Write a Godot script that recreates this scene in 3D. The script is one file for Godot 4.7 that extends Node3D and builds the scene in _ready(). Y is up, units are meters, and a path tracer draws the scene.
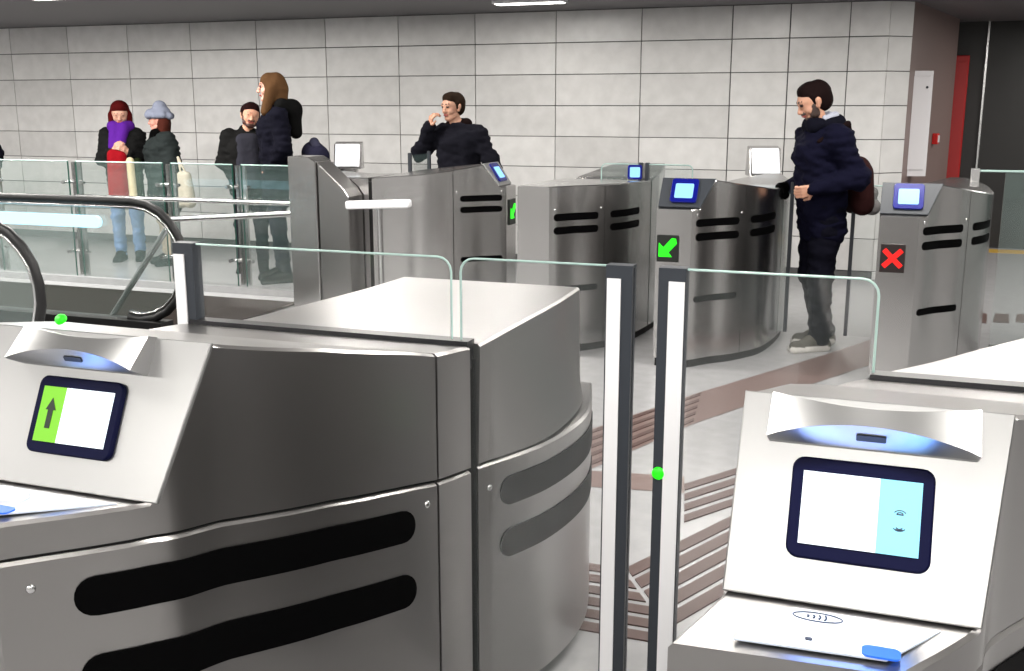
extends Node3D
# Metro station fare gates in front of a tiled wall. X runs along the wall, -Z towards it. Metres.

const HALL_H := 2.52
const WALL_Z := -10.38
var M := {}
var taken := {}

func _ready() -> void:
	setup_view()
	make_materials()
	build_hall()
	build_lamps()
	build_near_gates()
	build_far_gates()
	build_escalator()
	build_barrier()
	build_fixtures()
	build_people()

# ------------------------------------------------------------------ camera, air, exposure
func setup_view() -> void:
	var cam := Camera3D.new()
	cam.name = "camera"
	cam.fov = 35.22
	cam.near = 0.05
	cam.far = 80.0
	cam.position = Vector3(0, 1.6, 0)
	cam.rotation_degrees = Vector3(-12.25, 20.0, 0)
	add_child(cam)
	cam.current = true
	var e := Environment.new()
	e.background_mode = Environment.BG_COLOR
	e.background_color = Color(0.02, 0.02, 0.022)
	e.tonemap_mode = Environment.TONE_MAPPER_LINEAR
	e.tonemap_exposure = 1.1
	e.sdfgi_enabled = true
	e.ssao_enabled = true
	e.ssil_enabled = true
	var we := WorldEnvironment.new()
	we.name = "air"
	we.environment = e
	add_child(we)

# ------------------------------------------------------------------ materials
func mat(c: Color, rough := 0.6, metal := 0.0) -> StandardMaterial3D:
	var m := StandardMaterial3D.new()
	m.albedo_color = c
	m.roughness = rough
	m.metallic = metal
	return m

func noise_tex(freq: float, octaves: int, lo: Color, hi: Color, seed_no: int, size := 512) -> NoiseTexture2D:
	var n := FastNoiseLite.new()
	n.seed = seed_no
	n.frequency = freq
	n.fractal_octaves = octaves
	var t := NoiseTexture2D.new()
	t.width = size
	t.height = size
	t.seamless = true
	t.noise = n
	var g := Gradient.new()
	g.set_color(0, lo)
	g.set_color(1, hi)
	t.color_ramp = g
	return t

func steel(c: float, rough: float, warm := 0.0) -> StandardMaterial3D:
	var m := mat(Color(c + warm, c, c - warm * 0.5), rough, 1.0)
	return m

func glow(c: Color, energy: float) -> StandardMaterial3D:
	var m := mat(c.darkened(0.5), 0.4)
	m.emission_enabled = true
	m.emission = c
	m.emission_energy_multiplier = energy
	return m

func glass(c: Color, a: float) -> StandardMaterial3D:
	var m := mat(Color(c.r, c.g, c.b, a), 0.03)
	m.transparency = BaseMaterial3D.TRANSPARENCY_ALPHA
	m.cull_mode = BaseMaterial3D.CULL_DISABLED
	return m

func make_materials() -> void:
	M.steel = steel(0.57, 0.31, 0.008)
	M.steel_deck = steel(0.74, 0.24)
	M.steel_face = steel(0.66, 0.36)
	M.steel_far = steel(0.72, 0.24, 0.006)
	M.steel_bright = steel(0.85, 0.22)
	M.tube = mat(Color(0.8, 0.8, 0.8), 0.25, 1.0)
	M.black = mat(Color(0.02, 0.02, 0.022), 0.5)
	M.black.metallic_specular = 0.1
	M.gap = mat(Color(0.012, 0.012, 0.013), 0.8)
	M.rail = mat(Color(0.10, 0.10, 0.115), 0.35, 0.3)
	M.slate = mat(Color(0.14, 0.16, 0.19), 0.5)
	M.rubber = mat(Color(0.035, 0.035, 0.04), 0.45)
	M.white = mat(Color(0.86, 0.86, 0.87), 0.5)
	M.glass = glass(Color(0.45, 0.52, 0.51), 0.018)
	M.glass_far = glass(Color(0.50, 0.60, 0.58), 0.09)
	M.glass_edge = mat(Color(0.10, 0.26, 0.22), 0.15)
	M.glass_top = mat(Color(0.62, 0.72, 0.70), 0.15)  # rim painted pale for the highlight along the glass top
	M.bezel = mat(Color(0.02, 0.03, 0.16), 0.45)
	M.bezel.metallic_specular = 0.2
	M.bezel_blue = mat(Color(0.02, 0.06, 0.45), 0.25)
	M.screen_white = glow(Color(0.93, 0.97, 1.0), 1.25)
	M.screen_cyan = glow(Color(0.55, 0.9, 1.0), 0.95)
	M.screen_green = glow(Color(0.50, 0.85, 0.06), 0.75)
	M.screen_blue = glow(Color(0.10, 0.25, 1.0), 1.0)
	M.screen_sky = glow(Color(0.55, 0.78, 1.0), 1.2)
	M.ink = mat(Color(0.02, 0.10, 0.03), 0.6)
	M.ink_grey = mat(Color(0.16, 0.24, 0.32), 0.6)
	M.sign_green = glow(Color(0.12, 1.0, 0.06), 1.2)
	M.sign_red = glow(Color(1.0, 0.06, 0.04), 1.2)
	M.sign_back = mat(Color(0.03, 0.05, 0.03), 0.5)
	M.sign_back_red = mat(Color(0.09, 0.01, 0.01), 0.5)
	M.pad = mat(Color(0.80, 0.84, 0.90), 0.25)
	M.spill_glow = glow(Color(0.15, 0.45, 1.0), 0.8)
	M.lamp_tube = glow(Color(1.0, 0.985, 0.96), 6.0)
	M.led_strip_light = glow(Color(0.72, 0.93, 1.0), 1.4)
	# setting
	M.tile = []
	for k in 3:
		var t := mat(Color(1, 1, 1), 0.28)
		var v: float = [0.80, 0.775, 0.825][k]
		t.albedo_texture = noise_tex(0.012, 4, Color(v - 0.035, v - 0.04, v - 0.045), Color(v + 0.02, v + 0.015, v + 0.01), 31 + k)
		t.uv1_triplanar = true
		t.uv1_world_triplanar = true
		t.uv1_scale = Vector3(0.8, 0.8, 0.8)
		M.tile.append(t)
	M.joint = mat(Color(0.33, 0.33, 0.33), 0.9)
	M.floor = mat(Color(1, 1, 1), 0.24)
	M.floor.albedo_texture = noise_tex(0.03, 5, Color(0.57, 0.57, 0.575), Color(0.615, 0.615, 0.62), 4)
	M.floor.uv1_triplanar = true
	M.floor.uv1_world_triplanar = true
	M.floor.uv1_scale = Vector3(0.5, 0.5, 0.5)
	M.floor_brown = mat(Color(0.30, 0.225, 0.21), 0.4)
	M.floor_band = mat(Color(0.42, 0.35, 0.335), 0.35)
	M.floor_dark = mat(Color(0.13, 0.11, 0.10), 0.8)
	M.floor_dark.metallic_specular = 0.15
	M.yellow = mat(Color(0.72, 0.58, 0.22), 0.6)
	M.ceiling = mat(Color(0.37, 0.36, 0.37), 0.6)
	M.brown_wall = mat(Color(0.47, 0.40, 0.385), 0.5)
	M.dark_wall = mat(Color(0.10, 0.095, 0.092), 0.5)
	M.side_wall = mat(Color(0.62, 0.62, 0.62), 0.6)
	M.red = mat(Color(0.62, 0.05, 0.05), 0.45)
	M.red_bright = mat(Color(0.75, 0.06, 0.05), 0.4)
	M.cloth = cloth()
	M.cabinet = mat(Color(0.84, 0.83, 0.84), 0.45)

# ------------------------------------------------------------------ naming
func numbered(called: String) -> String:
	var n: int = taken.get(called, 0)
	taken[called] = n + 1
	return called if n == 0 else "%s_%03d" % [called, n]

func thing(called: String, label: String, category: String, at := Vector3.ZERO, turn := 0.0, group := "") -> Node3D:
	var o := Node3D.new()
	o.name = numbered(called)
	add_child(o)
	o.position = at
	o.rotation.y = turn
	tag(o, label, category, group)
	return o

func tag(o: Node, label: String, category: String, group := "") -> void:
	o.set_meta("label", label)
	o.set_meta("category", category)
	if group != "":
		o.set_meta("group", group)

func part(called: String, mesh: Mesh, m: Material, parent: Node, at := Vector3.ZERO) -> MeshInstance3D:
	var o := MeshInstance3D.new()
	o.mesh = mesh
	o.material_override = m
	o.position = at
	o.cast_shadow = GeometryInstance3D.SHADOW_CASTING_SETTING_ON
	if parent == self:
		o.name = numbered(called)
		add_child(o)
	else:
		o.name = called
		parent.add_child(o, true)
	return o

func structure(called: String, mesh: Mesh, m: Material, at := Vector3.ZERO) -> MeshInstance3D:
	var o := part(called, mesh, m, self, at)
	o.set_meta("kind", "structure")
	return o

func structure_node(called: String) -> Node3D:
	var o := Node3D.new()
	o.name = numbered(called)
	add_child(o)
	o.set_meta("kind", "structure")
	return o

# ------------------------------------------------------------------ mesh helpers
func new_st() -> SurfaceTool:
	var st := SurfaceTool.new()
	st.begin(Mesh.PRIMITIVE_TRIANGLES)
	return st

func done(st: SurfaceTool) -> ArrayMesh:
	st.generate_normals()
	return st.commit()

const FLAT := 0xFFFFFFFF

func quad(st: SurfaceTool, a: Vector3, b: Vector3, c: Vector3, d: Vector3, group := FLAT) -> void:
	st.set_smooth_group(group)
	for p in [a, b, c, a, c, d]:
		st.add_vertex(p)

func box(lo: Vector3, hi: Vector3) -> ArrayMesh:
	var st := new_st()
	add_box(st, lo, hi)
	return done(st)

func add_box(st: SurfaceTool, lo: Vector3, hi: Vector3) -> void:
	add_hexa(st, [Vector3(lo.x, lo.y, hi.z), Vector3(hi.x, lo.y, hi.z), Vector3(hi.x, hi.y, hi.z), Vector3(lo.x, hi.y, hi.z),
		Vector3(lo.x, lo.y, lo.z), Vector3(hi.x, lo.y, lo.z), Vector3(hi.x, hi.y, lo.z), Vector3(lo.x, hi.y, lo.z)])

func add_hexa(st: SurfaceTool, p: Array) -> void:
	# p: front four counter-clockwise seen from the front, then the back four in the same order
	quad(st, p[0], p[3], p[2], p[1])
	quad(st, p[4], p[5], p[6], p[7])
	for k in 4:
		var n := (k + 1) % 4
		quad(st, p[k], p[n], p[n + 4], p[k + 4])

func prism(outline: PackedVector2Array, depth: float, bevel := 0.0) -> ArrayMesh:
	# outline in x, y, counter-clockwise; from z = 0 to z = depth, front edge bevelled
	var st := new_st()
	add_prism(st, outline, 0.0, depth, bevel)
	return done(st)

func add_prism(st: SurfaceTool, o: PackedVector2Array, z0: float, z1: float, bevel := 0.0) -> void:
	var inner := o
	if bevel > 0.0:
		var shrunk := Geometry2D.offset_polygon(o, -bevel, Geometry2D.JOIN_MITER)
		if shrunk.size() == 1 and shrunk[0].size() == o.size():
			# match the start corner
			var best := 0
			for k in o.size():
				if shrunk[0][k].distance_to(o[0]) < shrunk[0][best].distance_to(o[0]):
					best = k
			inner = PackedVector2Array()
			for k in o.size():
				inner.append(shrunk[0][(k + best) % o.size()])
		else:
			bevel = 0.0
	var tri := Geometry2D.triangulate_polygon(inner)
	st.set_smooth_group(FLAT)
	for k in range(0, tri.size(), 3):
		var a := inner[tri[k]]
		var b := inner[tri[k + 1]]
		var c := inner[tri[k + 2]]
		var order := [a, c, b] if (b - a).cross(c - a) > 0 else [a, b, c]
		for q in order:
			st.add_vertex(Vector3(q.x, q.y, z1))
	tri = Geometry2D.triangulate_polygon(o)
	for k in range(0, tri.size(), 3):
		var a := o[tri[k]]
		var b := o[tri[k + 1]]
		var c := o[tri[k + 2]]
		var order := [a, b, c] if (b - a).cross(c - a) > 0 else [a, c, b]
		for q in order:
			st.add_vertex(Vector3(q.x, q.y, z0))
	for k in o.size():
		var n := (k + 1) % o.size()
		quad(st, Vector3(o[k].x, o[k].y, z0), Vector3(o[k].x, o[k].y, z1 - bevel), Vector3(o[n].x, o[n].y, z1 - bevel), Vector3(o[n].x, o[n].y, z0))
		if bevel > 0.0:
			quad(st, Vector3(o[k].x, o[k].y, z1 - bevel), Vector3(inner[k].x, inner[k].y, z1), Vector3(inner[n].x, inner[n].y, z1), Vector3(o[n].x, o[n].y, z1 - bevel))

func rounded(w: float, h: float, r: float, steps := 5) -> PackedVector2Array:
	var o := PackedVector2Array()
	var cs := [Vector2(w / 2 - r, h / 2 - r), Vector2(-w / 2 + r, h / 2 - r), Vector2(-w / 2 + r, -h / 2 + r), Vector2(w / 2 - r, -h / 2 + r)]
	for q in 4:
		for k in steps + 1:
			var a := PI / 2 * (q + float(k) / steps)
			o.append(cs[q] + Vector2(cos(a), sin(a)) * r)
	return o

func rect2(w: float, h: float) -> PackedVector2Array:
	return PackedVector2Array([Vector2(w / 2, h / 2), Vector2(-w / 2, h / 2), Vector2(-w / 2, -h / 2), Vector2(w / 2, -h / 2)])

func tube(path: PackedVector3Array, r: float, sides := 10, sx := 1.0) -> ArrayMesh:
	var st := new_st()
	add_tube(st, path, r, sides, sx)
	return done(st)

func add_tube(st: SurfaceTool, path: PackedVector3Array, r: float, sides := 10, sx := 1.0) -> void:
	var rings := []
	var n := path.size()
	var ref := Vector3.UP
	var d0 := (path[1] - path[0]).normalized()
	if absf(d0.dot(ref)) > 0.9:
		ref = Vector3(0, 0, 1)
	for i in n:
		var d := (path[mini(i + 1, n - 1)] - path[maxi(i - 1, 0)]).normalized()
		var u := d.cross(ref).normalized()
		if u.length() < 0.5:
			u = Vector3(1, 0, 0)
		var v := u.cross(d).normalized()
		ref = v
		var ring := []
		for k in sides:
			var a := TAU * k / sides
			ring.append(path[i] + u * cos(a) * r * sx + v * sin(a) * r)
		rings.append(ring)
	for i in n - 1:
		for k in sides:
			var k2 := (k + 1) % sides
			quad(st, rings[i][k], rings[i + 1][k], rings[i + 1][k2], rings[i][k2], 1)
	for e in [0, n - 1]:
		st.set_smooth_group(FLAT)
		for k in range(1, sides - 1):
			var tri := [rings[e][0], rings[e][k], rings[e][k + 1]]
			if e != 0:
				tri = [rings[e][0], rings[e][k + 1], rings[e][k]]
			for p in tri:
				st.add_vertex(p)

func disc(r: float, depth: float, steps := 14) -> ArrayMesh:
	# a domed screw head towards +z
	var st := new_st()
	var prof := [[r, 0.0], [r, depth * 0.4], [r * 0.75, depth * 0.8], [0.0, depth]]
	for i in prof.size() - 1:
		for k in steps:
			var a := TAU * k / steps
			var b := TAU * (k + 1) / steps
			quad(st, Vector3(cos(a) * prof[i][0], sin(a) * prof[i][0], prof[i][1]), Vector3(cos(a) * prof[i + 1][0], sin(a) * prof[i + 1][0], prof[i + 1][1]),
				Vector3(cos(b) * prof[i + 1][0], sin(b) * prof[i + 1][0], prof[i + 1][1]), Vector3(cos(b) * prof[i][0], sin(b) * prof[i][0], prof[i][1]), 1)
	return done(st)

# ------------------------------------------------------------------ the hall
func build_hall() -> void:
	structure("floor", box(Vector3(-15, -0.2, -14.5), Vector3(5, 0, 6)), M.floor)
	var fl := get_node("floor")
	# brown bands let into the floor, built a hair proud of it
	floor_band(fl, [Vector2(-1.47, -4.74), Vector2(-0.98, -5.86), Vector2(-0.42, -6.98), Vector2(0.10, -8.1)], [Vector2(-1.22, -4.36), Vector2(-0.91, -5.22), Vector2(-0.66, -5.74), Vector2(0.12, -7.3)])
	var a := Vector2(-1.47, -4.74)
	var b := Vector2(-1.22, -4.36)
	var c := Vector2(-0.98, -5.86)
	var d := Vector2(-0.91, -5.22)
	for k in 5:
		var t := (k + 0.2) / 5.0
		var t2 := (k + 0.62) / 5.0
		stripe(fl, a.lerp(b, t), c.lerp(d, t), a.lerp(b, t2), c.lerp(d, t2))
	# a plain patch, a few ribs beside it, then ribs that turn from one run to the other
	floor_band(fl, [Vector2(-1.279, -4.342), Vector2(-0.80, -4.42)], [Vector2(-1.220, -4.146), Vector2(-0.76, -4.22)])
	for k in 4:
		var o := Vector2(0.022, 0.117) * k
		stripe(fl, Vector2(-0.78, -4.32) + o, Vector2(-0.54, -4.70) + o, Vector2(-0.765, -4.25) + o, Vector2(-0.525, -4.63) + o)
	for k in 5:
		var o := Vector2(0.050, 0.079) * (k + 0.4)
		var reach := 1.0 - 0.05 * k
		stripe(fl, Vector2(-0.83, -3.44) + o, Vector2(-0.83 + 0.42 * reach, -3.44 - 0.94 * reach) + o, Vector2(-0.794, -3.383) + o, Vector2(-0.794 + 0.42 * reach, -3.383 - 0.94 * reach) + o)
	for k in 6:
		var z := -3.40 + 0.085 * k
		stripe(fl, Vector2(-1.08, z), Vector2(-0.825 + 0.052 * k, z), Vector2(-1.08, z + 0.055), Vector2(-0.79 + 0.052 * k, z + 0.055))
	for k in 6:
		var x := 0.62 + k * 0.16
		stripe(fl, Vector2(x, -8.95 - k * 0.03), Vector2(x + 0.10, -8.95 - k * 0.03), Vector2(x - 0.04, -8.55 - k * 0.06), Vector2(x + 0.07, -8.55 - k * 0.06))
	part("yellow_strip", box(Vector3(0.62, 0, -13.15), Vector3(1.6, 0.004, -12.85)), M.yellow, fl)

	structure("ceiling", box(Vector3(-15, HALL_H, -14.5), Vector3(5, HALL_H + 0.2, 6)), M.ceiling)
	# tiled wall
	var wall := structure_node("wall_far")
	part("backing", box(Vector3(-15, 0, WALL_Z - 0.5), Vector3(-0.2, HALL_H, WALL_Z - 0.016)), M.joint, wall)
	var rows := [0.0, 0.08, 0.385, 0.69, 0.995, 1.298, 1.603, 1.908, 2.213, HALL_H]
	var cols := [-0.185, -0.525, -1.05, -1.58]
	while cols[-1] > -13.0:
		cols.append(cols[-1] - 0.8665)
	var rng := RandomNumberGenerator.new()
	rng.seed = 11
	var meshes := {}
	structure("baseboard_far", box(Vector3(-13.7, 0, WALL_Z - 0.016), Vector3(-0.187, 0.076, WALL_Z + 0.004)), M.joint)
	for i in cols.size() - 1:
		for j in range(1, rows.size() - 1):
			var w: float = cols[i] - cols[i + 1] - 0.008
			var h: float = rows[j + 1] - rows[j] - 0.008
			var key := "%.2f %.2f" % [w, h]
			if not meshes.has(key):
				meshes[key] = prism(rect2(w, h), 0.016, 0.002)
			part("tile", meshes[key], M.tile[rng.randi() % 3], wall, Vector3((cols[i] + cols[i + 1]) / 2, (rows[j] + rows[j + 1]) / 2, WALL_Z - 0.016))
	# chamfered corner of the wall
	var corner := structure_node("wall_corner")
	corner.position = Vector3(-0.185, 0, WALL_Z)
	corner.rotation_degrees.y = 40
	part("backing", box(Vector3(0.0, 0, -0.3), Vector3(0.262, HALL_H, -0.016)), M.joint, corner)
	for j in rows.size() - 1:
		var h: float = rows[j + 1] - rows[j] - 0.008
		part("tile", prism(rect2(0.254, h), 0.016, 0.002), M.tile[2], corner, Vector3(0.131, (rows[j] + rows[j + 1]) / 2, -0.016))
	# brown return wall, dark end wall
	var bw := structure("wall_return", box(Vector3(0, 0, -0.2), Vector3(2.35, HALL_H, 0)), M.brown_wall, Vector3(0.012, 0, -10.56))
	bw.rotation_degrees.y = 78.4
	structure("wall_end", box(Vector3(-0.6, 0, -13.7), Vector3(5, HALL_H, -13.3)), M.dark_wall)
	structure("trim_1", box(Vector3(0.80, 0, -13.3), Vector3(0.82, HALL_H, -13.27)), M.tube)
	structure("wall_right", box(Vector3(4.8, 0, -13.3), Vector3(5, HALL_H, -4.2)), M.side_wall)
	structure("wall_right", box(Vector3(4.8, 0, -4.2), Vector3(5, HALL_H, 6)), M.dark_wall)
	structure("wall_left", box(Vector3(-15, 0, WALL_Z), Vector3(-14.8, HALL_H, 6)), M.side_wall)
	structure("wall_behind", box(Vector3(-15, 0, 5.8), Vector3(5, HALL_H, 6)), M.side_wall)

func floor_band(parent: Node, up: Array, low: Array) -> void:
	var st := new_st()
	var e := 0.002
	for k in up.size() - 1:
		quad(st, v3(low[k], e), v3(up[k], e), v3(up[k + 1], e), v3(low[k + 1], e))
	part("band", done(st), M.floor_band, parent)

func stripe(parent: Node, a: Vector2, b: Vector2, c: Vector2, d: Vector2) -> void:
	# a-b the far long edge, c-d the near one
	var st := new_st()
	var h := 0.005
	add_hexa(st, [v3(c, 0), v3(d, 0), v3(d, h), v3(c, h), v3(a, 0), v3(b, 0), v3(b, h), v3(a, h)])
	part("stripe", done(st), M.floor_brown, parent)

func v3(p: Vector2, y: float) -> Vector3:
	return Vector3(p.x, y, p.y)

# ------------------------------------------------------------------ lamps
func build_lamps() -> void:
	for p in [[-4.3, -7.9, 2.5], [-6.3, -7.45, 9.0], [-8.3, -6.95, 12.0], [-10.4, -5.7, 16.0], [-3.2, -9.25, 1.5], [-1.38, -8.7, 2.5], [1.0, -8.9, 4.0], [2.6, -10.4, 4.0], [2.2, -12.2, 4.0]]:  # the strong left lamps are unseen, added to brighten the tiled wall
		lamp(p[0], p[1], 1.5 if p[0] < -6 else 0.62, p[2])
	for z in [-6.2, -3.6, -1.2, 1.2, 3.8]:
		for x in [-11.2, -8.4, -5.6, -2.8, 0.0, 2.8]:
			lamp(x, z, 1.3, 5.0)

func lamp(x: float, z: float, length: float, energy: float) -> void:
	var far := "near the tiled wall" if z < -8 else "over the hall"
	var label := "slim white strip lamp set in the grey ceiling " + far
	if z < -9 and x < 0:
		label = "strip lamp showing at the top edge above the man raising his hand"
	elif z < -10:
		label = "strip lamp over the dark end of the hall past the brown wall"
	var t := thing("ceiling_lamp", label, "ceiling lamp", Vector3(x, HALL_H, z), 0.0, "strip lamps in the ceiling " + far)
	part("lamp_housing", box(Vector3(-length / 2 - 0.02, -0.03, -0.08), Vector3(length / 2 + 0.02, 0.0, 0.08)), M.white, t)
	part("lamp_tube", box(Vector3(-length / 2, -0.036, -0.06), Vector3(length / 2, -0.03, 0.06)), M.lamp_tube, t)
	var l := AreaLight3D.new()
	l.name = "lamp_light"
	l.area_size = Vector2(length, 0.12)
	l.light_energy = energy
	l.light_color = Color(1.0, 0.985, 0.96)
	l.area_range = 30.0
	l.shadow_enabled = true
	t.add_child(l)
	l.position = Vector3(0, -0.045, 0)
	l.rotation_degrees.x = -90

# ------------------------------------------------------------------ fare gates
func spline(keys: Array, u: float):
	# Catmull-Rom through the keys (numbers or vectors), u in key units
	var n := keys.size()
	var i := clampi(int(floor(u)), 0, n - 2)
	var t := u - i
	var p0 = keys[maxi(i - 1, 0)]
	var p1 = keys[i]
	var p2 = keys[i + 1]
	var p3 = keys[mini(i + 2, n - 1)]
	return p1 + (p2 - p0) * 0.5 * t + (p0 - p1 * 2.5 + p2 * 2.0 - p3 * 0.5) * t * t + (p1 * 1.5 - p2 * 1.5 + (p3 - p0) * 0.5) * t * t * t

func linear(keys: Array, u: float) -> float:
	var i := clampi(int(floor(u)), 0, keys.size() - 2)
	return lerpf(keys[i], keys[i + 1], u - i)

func at_key(keys: Array, u: float) -> Vector2:
	# straight at the nose, curved along the flank
	var i := clampi(int(floor(u)), 0, keys.size() - 2)
	if (u >= 5.0 and u <= 6.0):
		return keys[i].lerp(keys[i + 1], u - i)
	return spline(keys, u)

func stations(u0: float, u1: float) -> Array:
	var out := [u0]
	var n := int(ceil((u1 - u0) * 6.0))
	for k in range(1, n):
		var u := u0 + (u1 - u0) * k / n
		out.append(u)
	for k in range(int(ceil(u0)), int(floor(u1)) + 1):
		if k > u0 and k < u1:
			out.append(float(k))
	out.append(u1)
	out.sort()
	var clean := [out[0]]
	for u in out:
		if u - clean[-1] > 0.02:
			clean.append(u)
	clean[-1] = u1
	return clean

func gate_shell(c: Dictionary, u0: float, u1: float, low: Callable, high: Callable, L: Array, R: Array, RB: Array = []) -> ArrayMesh:
	# walls, deck and end caps between two stations; low and high give heights
	var st := new_st()
	var b := 0.007
	var us := stations(u0, u1)
	var rows := []
	for u in us:
		var l: Vector2 = at_key(L, u)
		var r: Vector2 = at_key(R, u)
		var across := (r - l).normalized() * b
		var lo: float = low.call(u)
		var hi: float = high.call(u)
		var foot: Vector2 = at_key(RB, u) if RB else r
		rows.append([v3(l, lo), v3(l, hi - b), v3(l + across, hi), v3(r - across, hi), v3(r, hi - b), v3(foot, lo)])
	var m: float = c.get("mirror", 1.0)
	for k in rows.size() - 1:
		var p: Array = rows[k]
		var q: Array = rows[k + 1]
		var deck_group := FLAT if us[k] < 1.99 else 3
		for e in [[0, 1], [1, 2], [2, 3], [3, 4], [4, 5], [5, 0]]:
			var g: int = [1, 4, deck_group, 5, 2, FLAT][e[0]]
			if m > 0:
				quad(st, p[e[0]], p[e[1]], q[e[1]], q[e[0]], g)
			else:
				quad(st, p[e[0]], q[e[0]], q[e[1]], p[e[1]], g)
	for end in [0, rows.size() - 1]:
		var p: Array = rows[end]
		var flip: bool = (end == 0) == (m > 0)
		var loop := [p[0], p[1], p[2], p[3], p[4], p[5]]
		if not flip:
			loop.reverse()
		quad(st, loop[0], loop[5], loop[4], loop[1])
		quad(st, loop[1], loop[4], loop[3], loop[2])
	return done(st)

func flank_strip(keys: Array, u0: float, u1: float, top: Callable, bottom: Callable, proud: float, side: float) -> ArrayMesh:
	# a rounded-ended insert that follows the flank
	var st := new_st()
	var n := 40
	var pts := []
	var length := 0.0
	for k in n + 1:
		var u := lerpf(u0, u1, (1.0 - cos(PI * k / n)) / 2)
		var p: Vector2 = at_key(keys, u)
		if k > 0:
			length += p.distance_to(pts[-1][0])
		pts.append([p, u, length])
	var outer := []
	var inner := []
	for k in n + 1:
		var p: Vector2 = pts[k][0]
		var d: Vector2 = (pts[mini(k + 1, n)][0] - pts[maxi(k - 1, 0)][0]).normalized()
		var out := Vector2(-d.y, d.x) * side
		var t: float = top.call(pts[k][1])
		var bt: float = bottom.call(pts[k][1])
		var mid := (t + bt) / 2
		var half := (t - bt) / 2
		var e: float = minf(pts[k][2], length - pts[k][2])
		if e < half:
			half *= sqrt(maxf(0.0, 1.0 - pow(1.0 - e / half, 2.0))) * 0.96 + 0.04
		outer.append([v3(p + out * proud, mid - half), v3(p + out * proud, mid + half)])
		inner.append([v3(p - out * 0.004, mid - half), v3(p - out * 0.004, mid + half)])
	for k in n:
		quad(st, outer[k][0], outer[k][1], outer[k + 1][1], outer[k + 1][0], 1)
		quad(st, inner[k][1], outer[k][1], outer[k + 1][1], inner[k + 1][1], 2)
		quad(st, inner[k][0], outer[k][0], outer[k + 1][0], inner[k + 1][0], 3)
	return done(st)

func moved(keys: Array, off: Vector2, m := 1.0) -> Array:
	var out := []
	for k in keys:
		out.append(Vector2(k.x * m, k.y) - off)
	return out

func shrink(keys: Array, other: Array, by: float) -> Array:
	var out := []
	for k in keys.size():
		out.append(keys[k] + (other[k] - keys[k]).normalized() * by)
	return out

func fare_gate(c: Dictionary) -> Node3D:
	# c: label, at (base point), turn, L, R (plan keys), T (deck heights), G (groove heights or []), splits, slots, mirror
	var m: float = c.get("mirror", 1.0)
	var at: Vector3 = c.at
	var off := Vector2(at.x, at.z) if c.get("world", true) else Vector2.ZERO
	var L := moved(c.L, off, m)
	var R := moved(c.R, off, m)
	var t := thing("fare_gate", c.label, "fare gate", at, c.get("turn", 0.0), c.get("group", ""))
	var T: Array = c.T
	var G: Array = c.G
	var skin: Material = c.get("skin", M.steel)
	var side := m   # the flank faces the side where R lies
	# upper shell in panels
	for s in c.splits:
		var low := func(u: float) -> float: return (linear(G, u) + 0.004) if G else 0.05
		part("shell", gate_shell(c, s[0], s[1], low, func(u: float) -> float: return linear(T, u), L, R, moved(c.RB, off, m) if c.has("RB") else []), skin, t)
	if G:
		var SL := moved(c.get("SL", c.L), off, m)
		var SR := moved(c.get("SR", c.R), off, m)
		for s in c.splits:
			part("skirt_panel", gate_shell(c, s[0], s[1], func(_u: float) -> float: return 0.05, func(u: float) -> float: return linear(G, u) - 0.004, SL, SR), skin, t)
	# dark core that shows in the gaps, and the plinth
	var CL := shrink(L, R, 0.012)
	var CR := shrink(R, L, 0.012)
	part("core", gate_shell(c, 0.05, T.size() - 1.05, func(_u: float) -> float: return 0.0, func(u: float) -> float: return linear(T, u) - 0.03, CL, CR), M.gap, t)
	# inserts along the flank
	for s in c.get("slots", []):
		var SRk: Array = moved(c.get("SR", c.R), off, m) if G else R
		var base := func(u: float) -> float: return linear(G, u) if G else 0.0
		part("vent_slot", flank_strip(SRk, s[0], s[1], func(u: float) -> float: return base.call(u) + s[2], func(u: float) -> float: return base.call(u) + s[3], 0.003, side), M.black, t)
	for s in c.get("screws", []):
		var k: Array = moved(c.get("SR", c.R), off, m) if (G and s[2]) else R
		var p: Vector2 = at_key(k, s[0])
		var q: Vector2 = at_key(k, s[0] + 0.02)
		var o := part("screw", disc(0.009, 0.006), M.tube, t, v3(p, (linear(G, s[0]) if G else 0.0) + s[1]))
		var d := (q - p).normalized()
		var nrm := Vector2(-d.y, d.x) * side
		o.rotation.y = atan2(nrm.x, nrm.y)
	return t

func face_frame(t: Node3D, L1: Vector3, R1: Vector3, L2: Vector3, R2: Vector3) -> Transform3D:
	# local frame of the sloping face: x across, y up the slope, z out; origin at the middle of the lower edge
	var x := (R1 - L1).normalized()
	var y := ((L2 + R2) / 2 - (L1 + R1) / 2)
	y = (y - x * y.dot(x)).normalized()
	return Transform3D(Basis(x, y, x.cross(y)), (L1 + R1) / 2 - t.position)

func on_face(called: String, mesh: Mesh, m: Material, parent: Node, f: Transform3D) -> MeshInstance3D:
	var o := part(called, mesh, m, parent)
	o.transform = f
	return o

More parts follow.
